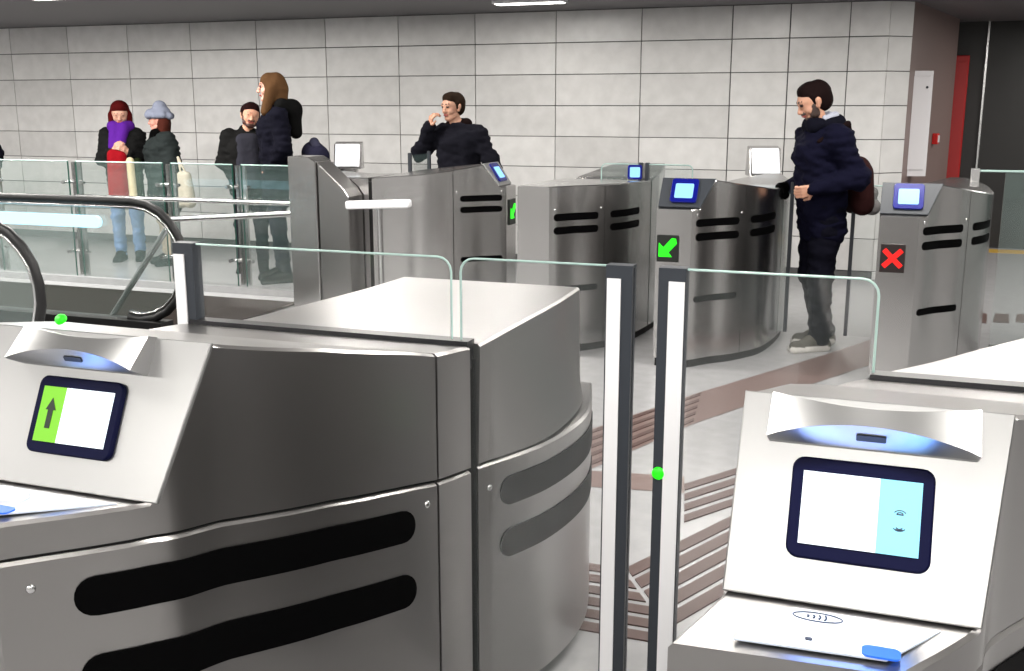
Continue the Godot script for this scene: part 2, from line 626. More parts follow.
func build_near_gates() -> void:
	var z0 := -2.33
	# ---- the wide gate with the green arrow
	var c := {
		"label": "near steel fare gate whose screen shows a black arrow on green", "at": Vector3(-1.4, 0, -2.3),
		"L": [Vector2(-1.86, -1.337), Vector2(-1.83, -1.51), Vector2(-1.82, -1.64), Vector2(-1.81, -1.9), Vector2(-1.79, -2.15), Vector2(-1.77, -2.312), Vector2(-1.68, -2.348), Vector2(-1.63, -2.62), Vector2(-1.585, -2.95), Vector2(-1.56, -3.2)],
		"R": [Vector2(-1.475, -1.337), Vector2(-1.265, -1.51), Vector2(-1.203, -1.64), Vector2(-1.085, -1.86), Vector2(-0.976, -2.164), Vector2(-0.95, -2.312), Vector2(-0.938, -2.348), Vector2(-0.935, -2.62), Vector2(-0.932, -2.95), Vector2(-0.935, -3.2)],
		"T": [0.872, 0.88, 1.16, 1.112, 1.042, 1.03, 1.03, 1.03, 1.03, 1.035],
		"G": [0.80, 0.812, 0.802, 0.779, 0.733, 0.717, 0.717, 0.717, 0.717, 0.717],
		"splits": [[0.0, 4.0], [4.03, 5.0], [6.0, 9.0]],
		"slots": [[0.5, 3.72, -0.055, -0.133], [0.5, 3.72, -0.212, -0.295], [6.35, 8.6, -0.055, -0.135], [6.35, 8.6, -0.20, -0.28]],
		"screws": [[0.27, -0.06, true], [3.86, -0.052, true], [6.2, -0.07, true], [6.6, 0.13, false]],
	}
	c.SL = c.L.duplicate()
	c.SR = c.R.duplicate()
	c.SR[6] = Vector2(-0.945, -2.348)
	c.SR[7] = Vector2(-0.842, -2.60)
	c.SR[8] = Vector2(-0.818, -2.90)
	c.SR[9] = Vector2(-0.90, -3.24)
	c.RB = c.R.duplicate()
	c.RB[6] = Vector2(-0.944, -2.348)
	c.RB[7] = Vector2(-0.850, -2.60)
	c.RB[8] = Vector2(-0.850, -2.93)
	c.RB[9] = Vector2(-0.93, -3.2)
	var g := fare_gate(c)
	var f := face_frame(g, Vector3(-1.83, 0.88, -1.51), Vector3(-1.278, 0.88, -1.51), Vector3(-1.82, 1.16, -1.64), Vector3(-1.203, 1.16, -1.64))
	var fx := (-1.83 - 1.278) / 2
	on_face("face_plate", prism(PackedVector2Array([Vector2(0.357, 0.309), Vector2(-0.268, 0.309), Vector2(-0.276, 0.0), Vector2(0.310, 0.0)]), 0.009, 0.002), M.steel_face, g, f)
	near_screen(g, f, -1.463 - fx, false)
	visor(g, f, -1.472 - fx, 0.30)
	reader_shelf(g, c, [Vector2(-1.72, -1.36), Vector2(-1.50, -1.36), Vector2(-1.32, -1.485), Vector2(-1.70, -1.49)], false)
	leaf_rail(g, -1.76, -0.955, 1.03, z0)
	leaf(g, -1.80, -1.005, z0, 1.243, true, true)
	leaf(g, -0.98, -0.552, z0, 1.243, false, true)
	var glint_disc := part("green_reflection", disc(0.012, 0.012), M.sign_green, g, Vector3(-1.575, 1.176, -1.66) - g.position)  # glowing disc added for a green reflection, no lamp there
	glint_disc.rotation_degrees.x = -50

	# ---- the gate with the overexposed screen
	c = {
		"label": "near steel fare gate with brightly lit face and white and cyan screen", "at": Vector3(0.1, 0, -2.3),
		"L": [Vector2(-0.256, -1.337), Vector2(-0.207, -1.51), Vector2(-0.203, -1.64), Vector2(-0.165, -1.9), Vector2(-0.10, -2.18), Vector2(-0.045, -2.312), Vector2(-0.035, -2.348), Vector2(0.09, -2.52), Vector2(0.24, -2.76), Vector2(0.45, -3.05)],
		"R": [Vector2(0.05, -1.353), Vector2(0.153, -1.512), Vector2(0.182, -1.64), Vector2(0.30, -1.88), Vector2(0.42, -2.164), Vector2(0.45, -2.312), Vector2(0.46, -2.348), Vector2(0.56, -2.55), Vector2(0.62, -2.80), Vector2(0.62, -3.10)],
		"T": [0.872, 0.88, 1.16, 1.112, 1.042, 1.03, 1.03, 1.03, 1.03, 1.035],
		"G": [0.80, 0.812, 0.802, 0.779, 0.733, 0.717, 0.717, 0.717, 0.717, 0.717],
		"splits": [[0.0, 4.0], [4.03, 5.0], [6.0, 9.0]],
		"slots": [[0.42, 3.72, -0.055, -0.133], [0.42, 3.72, -0.212, -0.295]],
		"screws": [[0.27, -0.06, true], [3.86, -0.052, true]],
	}
	g = fare_gate(c)
	f = face_frame(g, Vector3(-0.207, 0.88, -1.51), Vector3(0.153, 0.88, -1.51), Vector3(-0.203, 1.16, -1.64), Vector3(0.182, 1.16, -1.64))
	fx = (-0.207 + 0.153) / 2
	on_face("face_plate", prism(PackedVector2Array([Vector2(0.210, 0.309), Vector2(-0.177, 0.309), Vector2(-0.181, 0.0), Vector2(0.181, 0.0)]), 0.009, 0.002), M.steel_face, g, f)
	near_screen(g, f, -0.020 - fx, true)
	visor(g, f, -0.012 - fx, 0.295)
	reader_shelf(g, c, [Vector2(-0.17, -1.365), Vector2(0.03, -1.375), Vector2(0.10, -1.485), Vector2(-0.13, -1.48)], true)
	leaf_rail(g, -0.03, 0.44, 1.03, z0)
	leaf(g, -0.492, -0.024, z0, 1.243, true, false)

func near_screen(g: Node3D, f: Transform3D, x: float, cyan: bool) -> void:
	# heights on the face: slope length 0.309; the bezel spans 0.063 .. 0.213
	var b := on_face("screen_bezel", prism(rounded(0.202, 0.151, 0.018), 0.014, 0.003), M.bezel, g, f * Transform3D(Basis.IDENTITY, Vector3(x, 0.139, 0.006)))
	var w := 0.168
	var h := 0.108
	var e := 0.014
	if cyan:
		part("screen", prism(rect2(w * 0.65, h), 0.002), M.screen_white, b, Vector3(-w * 0.175, 0, e))
		part("screen_panel", prism(rect2(w * 0.35, h), 0.002), M.screen_cyan, b, Vector3(w * 0.325, 0, e))
		var st := new_st()
		for k in 2:
			var cy := 0.012 - k * 0.022
			for arc in 2:
				var pts := PackedVector3Array()
				for q in 9:
					var a := lerpf(0.5, PI - 0.5, q / 8.0) + PI * k
					pts.append(Vector3(cos(a) * (0.009 - 0.004 * arc), cy - 0.004 + 0.006 * k + sin(a) * (0.007 - 0.003 * arc), 0))
				add_tube(st, pts, 0.0009, 5)
			add_tube(st, PackedVector3Array([Vector3(-0.005, cy - 0.003, 0), Vector3(0.005, cy - 0.003, 0)]), 0.0012, 5)
		part("screen_icon", done(st), M.ink_grey, b, Vector3(w * 0.33, -0.004, e + 0.002))
	else:
		part("screen", prism(rect2(w * 0.67, h), 0.002), M.screen_white, b, Vector3(w * 0.165, 0, e))
		part("screen_panel", prism(rect2(w * 0.33, h), 0.002), M.screen_green, b, Vector3(-w * 0.335, 0, e))
		part("arrow", prism(PackedVector2Array([Vector2(0, 0.032), Vector2(-0.012, 0.008), Vector2(-0.006, 0.008), Vector2(-0.006, -0.028), Vector2(0.006, -0.028), Vector2(0.006, 0.008), Vector2(0.012, 0.008)]), 0.001), M.ink, b, Vector3(-w * 0.335, 0, e + 0.002))
	var l := AreaLight3D.new()
	l.name = "screen_light"
	l.area_size = Vector2(w, h)
	l.light_energy = 0.05
	l.light_color = Color(0.35, 0.55, 1.0)
	l.area_range = 10.0
	l.shadow_enabled = true
	b.add_child(l)
	l.position = Vector3(0, 0, e + 0.006)
	l.rotation_degrees.y = 180

func visor(g: Node3D, f: Transform3D, x: float, w: float) -> void:
	# a hood over the screen: scooped upper edge, arched lower lip
	var st := new_st()
	var n := 20
	var rows := []
	for k in n + 1:
		var u := float(k) / n
		var s := sin(PI * u)
		var px := (u - 0.5) * w
		var top := 0.307 - 0.014 * s
		var lip := 0.234 + 0.030 * pow(s, 0.8) * (1.0 - 0.15 * u)
		var low := 0.2335
		rows.append([Vector3(px, top + 0.004, 0.0), Vector3(px, top, 0.026), Vector3(px, lip, 0.058), Vector3(px, low, 0.022), Vector3(px, low, 0.0)])
	for k in n:
		for e in 4:
			quad(st, rows[k][e], rows[k + 1][e], rows[k + 1][e + 1], rows[k][e + 1], e + 1)
	for k in [0, n]:
		var r: Array = rows[k]
		quad(st, r[0], r[1], r[2], r[4])
		quad(st, r[2], r[3], r[4], r[4])
	var v := on_face("visor", done(st), M.steel_face, g, f * Transform3D(Basis.IDENTITY, Vector3(x, 0, 0.006)))
	var win := part("sensor_window", prism(rounded(0.042, 0.011, 0.002, 2), 0.003), M.slate, v, Vector3(0.0, 0.248, 0.040))
	win.rotation_degrees.x = 50

func reader_shelf(g: Node3D, c: Dictionary, q: Array, icons: bool) -> void:
	# plate on the shelf below the screen, with the card reader pad
	var p: Vector3 = g.position
	var y := 0.8775
	var st := new_st()
	var o := []
	for k in q:
		o.append(Vector3(k.x - p.x, y, k.y - p.z))
	var up := Vector3(0, 0.003, 0)
	add_hexa(st, [o[0], o[1], o[1] + up, o[0] + up, o[3], o[2], o[2] + up, o[3] + up])
	var pad := part("reader_pad", done(st), M.pad, g)
	var mid: Vector3 = (o[0] + o[1] + o[2] + o[3]) / 4
	var block := part("reader_block", prism(rounded(0.135, 0.055, 0.015), 0.012, 0.003), M.white, pad, mid + Vector3(0.0, 0.003, -0.012))
	block.rotation_degrees.x = -90
	var blue := part("screen_spill", prism(rounded(0.05, 0.03, 0.01), 0.003), M.spill_glow, pad, mid + Vector3(0.065, 0.003, 0.038))  # glowing patch that paints the blue screen spill on the shelf
	blue.rotation_degrees.x = -90
	var dot := part("sensor_dot", prism(rounded(0.010, 0.007, 0.003, 3), 0.002), M.slate, pad, mid + Vector3(-0.03, 0.003, 0.030))
	dot.rotation_degrees.x = -90
	if icons:
		st = new_st()
		var ring := PackedVector3Array()
		for k in 25:
			var a := TAU * k / 24
			ring.append(Vector3(-0.022 + cos(a) * 0.034, sin(a) * 0.013, 0))
		add_tube(st, ring, 0.0009, 5)
		for k in 4:
			var arc := PackedVector3Array()
			for s in 7:
				var a := lerpf(-0.8, 0.8, s / 6.0)
				arc.append(Vector3(-0.040 + k * 0.008 + cos(a) * 0.006, sin(a) * (0.004 + k * 0.0018), 0))
			add_tube(st, arc, 0.0014, 5)
		part("contactless_icon", done(st), M.ink_grey, pad, mid + Vector3(0, 0.0165, -0.014)).rotation_degrees.x = -90

func leaf_rail(g: Node3D, x0: float, x1: float, y: float, z: float) -> void:
	var p: Vector3 = g.position
	part("leaf_rail", box(Vector3(x0 - p.x, y - 0.06, z - 0.022 - p.z), Vector3(x1 - p.x, y + 0.012, z + 0.022 - p.z)), M.rail, g)

func leaf(g: Node3D, x0: float, x1: float, z: float, top: float, edge_first: bool, dark_after: bool, far := false, low := 0.08) -> void:
	# sliding glass leaf in the plane z; the padded edge stands at x0 or x1; rounded upper corner at the other end
	var p: Vector3 = g.position
	var th := 0.006
	var w := x1 - x0
	var r := 0.035
	var o := PackedVector2Array()
	o.append(Vector2(x0 - p.x, low))
	o.append(Vector2(x1 - p.x, low))
	if edge_first:
		for k in 5:
			var a := PI / 2 * k / 4
			o.append(Vector2(x1 - r + cos(a) * r - p.x, top - r + sin(a) * r))
		o.append(Vector2(x0 - p.x, top))
	else:
		o.append(Vector2(x1 - p.x, top))
		for k in 5:
			var a := PI / 2 * (1 + k / 4.0)
			o.append(Vector2(x0 + r + cos(a) * r - p.x, top - r + sin(a) * r))
	var pane := part("glass_leaf", prism(o, th * 2), M.glass_far if far else M.glass, g, Vector3(0, 0, z - th - p.z))
	# polished rim of the glass
	var rim := PackedVector3Array()
	var first := 1 if edge_first else 2
	for k in range(first, o.size()):
		rim.append(Vector3(o[k].x, o[k].y, th))
	if not edge_first:
		rim.append(Vector3(o[0].x, o[0].y, th))
	part("glass_rim", tube(rim, 0.0045 if far else 0.003, 6), M.glass_top, pane)
	var ex := x0 if edge_first else x1
	var s := 1.0 if edge_first else -1.0
	var wd := 0.024 if far else 0.062
	var e0 := minf(ex, ex + s * wd) - p.x
	var e1 := maxf(ex, ex + s * wd) - p.x
	var hi := top + (0.012 if far else 0.004)
	var edge := part("edge_profile", box(Vector3(e0, low, th - 0.02), Vector3(e1, hi, th + 0.018)), M.slate, pane)
	if not far:
		var ws := e0 + 0.004
		var we := e0 + 0.036
		if edge_first and not dark_after:
			ws = e0 + 0.024
			we = e0 + 0.060
		part("white_strip", box(Vector3(ws, low + 0.02, th + 0.018), Vector3(we, hi - 0.03, th + 0.022)), M.white, edge)
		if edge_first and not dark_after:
			var d := part("green_reflection", disc(0.015, 0.008), M.sign_green, edge, Vector3(e0 + 0.013, 0.765, th + 0.018))  # disc made to glow in place of a reflection in the glass
			d.set_meta("label", "small glowing disc standing for a green reflection in the glass")

func far_config() -> Dictionary:
	return {
		"world": false, "skin": M.steel_far, "G": [],
		"L": [Vector2(0, 0), Vector2(0, -0.045), Vector2(0.0, -0.17), Vector2(0.03, -0.45), Vector2(0.07, -0.80), Vector2(0.09, -0.94), Vector2(0.09, -0.97), Vector2(0.16, -1.2), Vector2(0.27, -1.5), Vector2(0.42, -1.85)],
		"R": [Vector2(0.215, 0), Vector2(0.255, -0.045), Vector2(0.33, -0.15), Vector2(0.46, -0.29), Vector2(0.60, -0.55), Vector2(0.66, -0.94), Vector2(0.66, -0.97), Vector2(0.67, -1.2), Vector2(0.64, -1.5), Vector2(0.55, -1.85)],
		"T": [0.985, 0.99, 1.16, 1.13, 1.09, 1.06, 1.06, 1.06, 1.08, 1.10],
		"splits": [[0.0, 3.2], [3.22, 5.0], [6.0, 9.0]],
		"slots": [[0.7, 3.0, 0.925, 0.878], [0.7, 3.0, 0.84, 0.792], [0.7, 3.0, 0.45, 0.41], [3.4, 4.4, 0.925, 0.878], [3.4, 4.4, 0.84, 0.792]],
		"screws": [[0.8, 0.95, true], [3.1, 0.95, true]],
	}

func far_face(g: Node3D, m := 1.0) -> void:
	# sloping face with its screen; keys 1 and 2 of far_config()
	var L1 := Vector3(0, 0.99, -0.045)
	var R1 := Vector3(0.255 * m, 0.99, -0.045)
	var L2 := Vector3(0, 1.16, -0.16)
	var R2 := Vector3(0.33 * m, 1.16, -0.16)
	if m < 0:
		var a := L1; L1 = R1; R1 = a
		a = L2; L2 = R2; R2 = a
	var f := face_frame(g, L1, R1, L2, R2)
	f.origin = (L1 + R1) / 2
	var h := 0.205
	var out := PackedVector2Array([Vector2(0.1275 + (0.075 if m > 0 else 0.0), h), Vector2(-0.1275 - (0.075 if m < 0 else 0.0), h), Vector2(-0.13, 0), Vector2(0.13, 0)])
	on_face("face_plate", prism(out, 0.012, 0.002), M.slate if m > 0 else M.steel_face, g, f)
	var b := on_face("screen_bezel", prism(rounded(0.165, 0.165, 0.02), 0.012, 0.002), M.bezel_blue, g, f * Transform3D(Basis.IDENTITY, Vector3(0.02 * m, 0.112, 0.012)))
	part("screen", prism(rounded(0.112, 0.10, 0.008, 3), 0.003), M.screen_sky, b, Vector3(0, -0.005, 0.012))

func sign_box(g: Node3D, at: Vector3, w: float, h: float, red: bool) -> void:
	var s := part("indicator_sign", prism(rect2(w, h), 0.012, 0.002), M.sign_back_red if red else M.sign_back, g, at)
	var k := w * 0.42
	if red:
		var st := new_st()
		for a in [-1.0, 1.0]:
			var d := Vector2(a, 1).normalized()
			var n := Vector2(-d.y, d.x) * k * 0.24
			add_prism(st, PackedVector2Array([d * k * 1.2 + n, d * -k * 1.2 + n, d * -k * 1.2 - n, d * k * 1.2 - n]), 0.0, 0.004 + a * 0.0006)
		part("cross_light", done(st), M.sign_red, s, Vector3(0, 0, 0.012))
	else:
		var o := PackedVector2Array([Vector2(-0.95, -0.9), Vector2(0.5, -0.9), Vector2(0.12, -0.42), Vector2(1.0, 0.55), Vector2(0.9, 1.1), Vector2(0.45, 1.15), Vector2(-0.45, 0.12), Vector2(-0.95, 0.6)])
		for q in o.size():
			o[q] *= k
		o.reverse()
		part("arrow_light", prism(o, 0.004), M.sign_green, s, Vector3(0, 0, 0.012))

func build_far_gates() -> void:
	var c := far_config()
	c.at = Vector3(-1.385, 0, -6.40)
	c.label = "far steel fare gate with green diagonal arrow sign and small blue screen"
	var g := fare_gate(c)
	far_face(g)
	sign_box(g, Vector3(0.075, 0.745, 0.0), 0.135, 0.165, false)
	leaf(g, -0.79, -0.66, -7.355, 1.09, false, true, true)
	c = far_config()
	c.at = Vector3(-0.093, 0, -6.42)
	c.label = "far steel fare gate with red cross sign and small blue screen"
	g = fare_gate(c)
	far_face(g)
	sign_box(g, Vector3(0.085, 0.745, 0.0), 0.135, 0.165, true)
	leaf(g, -0.285, 0.0, -7.355, 1.09, true, true, true)
	# the gate seen from its flank, no screen towards us
	c = far_config()
	c.at = Vector3(-2.30, 0, -6.42)
	c.label = "far steel fare gate without a screen, next to a pair of dark leaf edges"
	c.T = [1.10, 1.10, 1.10, 1.10, 1.10, 1.09, 1.09, 1.13, 1.18, 1.10]
	g = fare_gate(c)
	leaf(g, -2.0, -1.705, -7.355, 1.20, false, true, true)
	leaf(g, -1.68, -1.35, -7.355, 1.20, true, true, true)
	var dsp := part("screen_bezel", prism(rounded(0.10, 0.10, 0.015), 0.012, 0.002), M.bezel_blue, g, Vector3(0.56, 1.15, -0.86))
	dsp.rotation_degrees.y = 20
	part("screen", prism(rounded(0.07, 0.07, 0.008, 3), 0.003), M.screen_sky, dsp, Vector3(0, 0, 0.012))
	# the gate turned across the hall, its nose towards the others
	c = far_config()
	c.at = Vector3(-2.88, 0, -8.0)
	c.slots = c.slots.slice(0, 3)
	c.L[8].y = -1.36
	c.L[9].y = -1.58
	c.R[8].y = -1.36
	c.R[9].y = -1.58
	c.turn = PI / 2
	c.mirror = -1.0
	c.label = "far steel fare gate turned sideways with green sign on its nose"
	g = fare_gate(c)
	far_face(g, -1.0)
	sign_box(g, Vector3(-0.10, 0.78, 0.0), 0.135, 0.20, false)
	var lf := part("glass_leaf", box(Vector3(0.06, 0.08, -0.961), Vector3(0.44, 1.20, -0.949)), M.glass_far, g)
	part("edge_profile", box(Vector3(0.43, 0.08, -0.968), Vector3(0.455, 1.22, -0.942)), M.slate, lf)
	part("edge_profile", box(Vector3(0.045, 0.08, -0.968), Vector3(0.07, 1.22, -0.942)), M.slate, lf)
	# short steel cabinet at the end of the glass barrier
	var cab := thing("gate_cabinet", "tall plain steel cabinet with sloping top at the end of the barrier", "cabinet", Vector3(-4.16, 0, -7.2))
	part("body", prism(PackedVector2Array([Vector2(-0.24, 0.0), Vector2(0.0, 0.0), Vector2(0.0, 1.19), Vector2(-0.06, 1.225), Vector2(-0.24, 1.225)]), 0.24, 0.006), M.steel_far, cab, Vector3(0, 0, -0.12))
	part("nose", prism(PackedVector2Array([Vector2(0.0, 0.0), Vector2(0.26, 0.0), Vector2(0.26, 0.93), Vector2(0.22, 0.99), Vector2(0.0, 1.18)]), 0.22, 0.006), M.steel, cab, Vector3(0.004, 0, -0.12))

# ------------------------------------------------------------------ escalator
func build_escalator() -> void:
	var t := thing("escalator", "escalator landing with black handrails and glowing blue light strip under glass", "escalator", Vector3(-5.6, 0, -5.4))
	var p: Vector3 = t.position
	part("landing_plate", box(Vector3(-3.4, 0.0, -2.05), Vector3(1.0, 0.02, 1.0)), M.floor_dark, t)
	for s in 2:
		var z: float = [-6.05, -4.72][s] - p.z
		var nx: float = -5.02 - p.x
		var r := 0.41
		# handrail: flat run, round newel, back under
		var path := PackedVector3Array([Vector3(-3.3, 0.95, z)])
		path.append(Vector3(nx - 0.05, 0.95, z))
		for k in 13:
			var a := PI / 2 - PI * 1.08 * k / 12
			path.append(Vector3(nx + cos(a) * r, 0.53 + sin(a) * 0.42, z))
		part("handrail", tube(path, 0.030, 10, 0.9), M.rubber, t)
		var inner := PackedVector3Array()
		for q in path:
			inner.append(q)
		var o := PackedVector2Array([Vector2(-3.3, 0.06), Vector2(nx + 0.18, 0.06)])
		for k in range(9, -1, -1):
			var a := PI / 2 - PI * 0.9 * k / 9
			o.append(Vector2(nx + cos(a) * (r - 0.05), 0.53 + sin(a) * 0.37))
		o.append(Vector2(-3.3, 0.90))
		part("balustrade_glass", prism(o, 0.012), M.glass_far, t, Vector3(0, 0, z - 0.006))
		var guide := PackedVector3Array()
		for k in path.size():
			var q := path[k]
			var v := Vector3(nx, 0.53, z) - q
			v.x = 0.0 if k < 2 else v.x
			guide.append(q + v.normalized() * 0.040)
		part("handrail_guide", tube(guide, 0.013, 6), M.tube, t)
		part("skirt_panel", box(Vector3(-3.3, 0.02, z - 0.07), Vector3(nx + 0.22, 0.11, z + 0.07)), M.rubber, t)
	var lz: float = -6.05 - p.z
	part("led_strip_light", prism(rounded(1.9, 0.085, 0.042, 6), 0.03, 0.008), M.led_strip_light, t, Vector3(-5.28 - 0.95 - p.x, 0.80, lz + 0.015))
	var l := AreaLight3D.new()
	l.name = "strip_light"
	l.area_size = Vector2(1.9, 0.085)
	l.light_energy = 0.25
	l.light_color = Color(0.5, 0.85, 1.0)
	l.area_range = 20.0
	l.shadow_enabled = true
	t.add_child(l)
	l.position = Vector3(-5.28 - 0.95 - p.x, 0.80, lz + 0.052)
	l.rotation_degrees.y = 180
	part("guide_tube", tube(PackedVector3Array([Vector3(-5.33, 0.11, -6.12) - p, Vector3(-4.80, 0.76, -6.12) - p]), 0.022, 8), M.tube, t)

# ------------------------------------------------------------------ glass barrier
func build_barrier() -> void:
	var t := thing("glass_barrier", "frameless glass barrier with flat steel posts and clamps", "barrier", Vector3(-6.5, 0, -7.77))
	var p: Vector3 = t.position
	part("kerb", box(Vector3(-4.6, 0, -0.06), Vector3(1.85, 0.06, 0.06)), M.floor, t)
	var xs := [-9.0, -8.05, -7.09, -6.05, -5.33, -4.66]
	for k in xs.size():
		var x: float = xs[k] - p.x
		var post := part("post", box(Vector3(x - 0.05, 0.0, -0.07), Vector3(x + 0.05, 1.10, -0.045)), M.steel_far, t)
		for y in [0.28, 0.92]:
			for s in [-1.0, 1.0]:
				part("clamp", tube(PackedVector3Array([Vector3(x + s * 0.03, y, -0.05), Vector3(x + s * 0.10, y, -0.02), Vector3(x + s * 0.10, y, 0.03)]), 0.016, 8), M.tube, post)
		if k > 0:
			var a: float = xs[k - 1] - p.x + 0.045
			var b: float = x - 0.045
			var pane := part("glass_pane", box(Vector3(a, 0.06, -0.006), Vector3(b, 1.11, 0.006)), M.glass_far, t)
			part("pane_rim", tube(PackedVector3Array([Vector3(a, 0.06, 0), Vector3(a, 1.11, 0)]), 0.007, 6), M.glass_edge, pane)
			part("pane_rim", tube(PackedVector3Array([Vector3(b, 0.06, 0), Vector3(b, 1.11, 0)]), 0.007, 6), M.glass_edge, pane)
			part("pane_rim", tube(PackedVector3Array([Vector3(a, 1.11, 0), Vector3(b, 1.11, 0)]), 0.006, 6), M.glass_top, pane)
	part("handrail", tube(PackedVector3Array([Vector3(-7.0, 0.80, -7.70) - p, Vector3(-4.62, 0.80, -7.70) - p]), 0.02, 8), M.tube, t)
	part("lower_rail", tube(PackedVector3Array([Vector3(-6.0, 0.63, -7.66) - p, Vector3(-4.62, 0.73, -7.66) - p]), 0.026, 8), M.tube, t)

# ------------------------------------------------------------------ other fixtures
func validator(at: Vector3, label: String, turn: float) -> void:
	var t := thing("ticket_validator", label, "ticket validator", at, turn, "ticket validators with white screens")
	part("column", prism(rounded(0.17, 0.13, 0.04), 1.05, 0.006), M.steel_far, t).rotation_degrees.x = -90
	part("foot", prism(rounded(0.26, 0.22, 0.05), 0.02, 0.004), M.steel_far, t).rotation_degrees.x = -90
	var head := part("head", prism(PackedVector2Array([Vector2(-0.10, 1.02), Vector2(0.10, 1.02), Vector2(0.04, 1.25), Vector2(-0.06, 1.27)]), 0.26, 0.008), M.steel_far, t, Vector3(-0.13, 0, 0))
	head.rotation_degrees.y = -90
	head.position = Vector3(0.13, 0, 0.0)
	var fr := part("screen_frame", prism(rounded(0.235, 0.225, 0.012), 0.012, 0.002), M.white, t, Vector3(0, 1.145, 0.082))
	fr.rotation_degrees.x = -22
	part("screen", prism(rounded(0.215, 0.205, 0.008, 3), 0.004), M.screen_white, fr, Vector3(0, 0, 0.012))

func build_fixtures() -> void:
	validator(Vector3(-1.10, 0, -9.25), "ticket validator with white screen beside the walking man", 0.35)
	validator(Vector3(-4.92, 0, -9.0), "ticket validator with white screen behind the tall steel cabinet", 0.35)
	# handrail stand in front of the sideways gate
	var t := thing("guide_rail", "white topped guide rail on one slim post by the steel cabinet", "guide rail", Vector3(-3.55, 0, -6.95))
	part("bar", prism(rounded(0.52, 0.06, 0.02), 0.05, 0.008), M.white, t, Vector3(-0.01, 0.90, 0)).rotation_degrees.z = 3
	part("post", tube(PackedVector3Array([Vector3(0, 0.02, 0.02), Vector3(0, 0.88, 0.02)]), 0.022, 10), M.tube, t)
	part("base", prism(rounded(0.18, 0.14, 0.04), 0.02, 0.004), M.tube, t).rotation_degrees.x = -90
	# fixed glass beside the red cross gate
	t = thing("glass_screen", "fixed glass panel with steel clamp beside the red cross gate", "glass panel", Vector3(1.5, 0, -7.355))
	var pane := part("glass_pane", box(Vector3(-0.88, 0.08, -0.006), Vector3(1.2, 1.20, 0.006)), M.glass_far, t)
	part("pane_rim", tube(PackedVector3Array([Vector3(-1.05, 1.20, 0), Vector3(1.2, 1.20, 0)]), 0.008, 6), M.glass_top, pane)
	part("clamp", box(Vector3(-1.08, 1.10, -0.02), Vector3(-1.03, 1.215, 0.02)), M.tube, t)
	part("foot_rail", box(Vector3(-0.88, 0, -0.03), Vector3(1.2, 0.08, 0.03)), M.tube, t)
	# white cabinet and the call point on the brown wall
	t = thing("wall_cabinet", "white electrical cabinet with flush door on the brown wall", "cabinet", Vector3(0.10, 0.95, -10.80), 0.32)
	part("body", box(Vector3(-0.17, 0, -0.16), Vector3(0.13, 0.97, 0.0)), M.cabinet, t)
	var door := part("door", prism(rect2(0.20, 0.86), 0.012, 0.003), M.cabinet, t, Vector3(0.0, 0.49, 0.0))
	part("lock", disc(0.012, 0.01), M.slate, door, Vector3(0.075, 0.33, 0.012))
	t = thing("fire_call_point", "small red fire call point on the brown wall", "call point", Vector3(0.292, 1.27, -11.9), 1.368)
	part("box", prism(rounded(0.11, 0.11, 0.01), 0.05, 0.006), M.red_bright, t)
	part("window", prism(rounded(0.07, 0.07, 0.006), 0.006), M.white, t, Vector3(0, 0, 0.05))
	t = thing("red_pillar", "tall red hose cupboard standing at the dark doorway", "cupboard", Vector3(0.55, 0, -13.15))
	part("body", prism(rect2(0.16, 2.15), 0.14, 0.01), M.red, t, Vector3(0, 1.075, -0.12))
	part("door", prism(rect2(0.13, 2.0), 0.01, 0.003), M.red, t, Vector3(0, 1.08, 0.02))

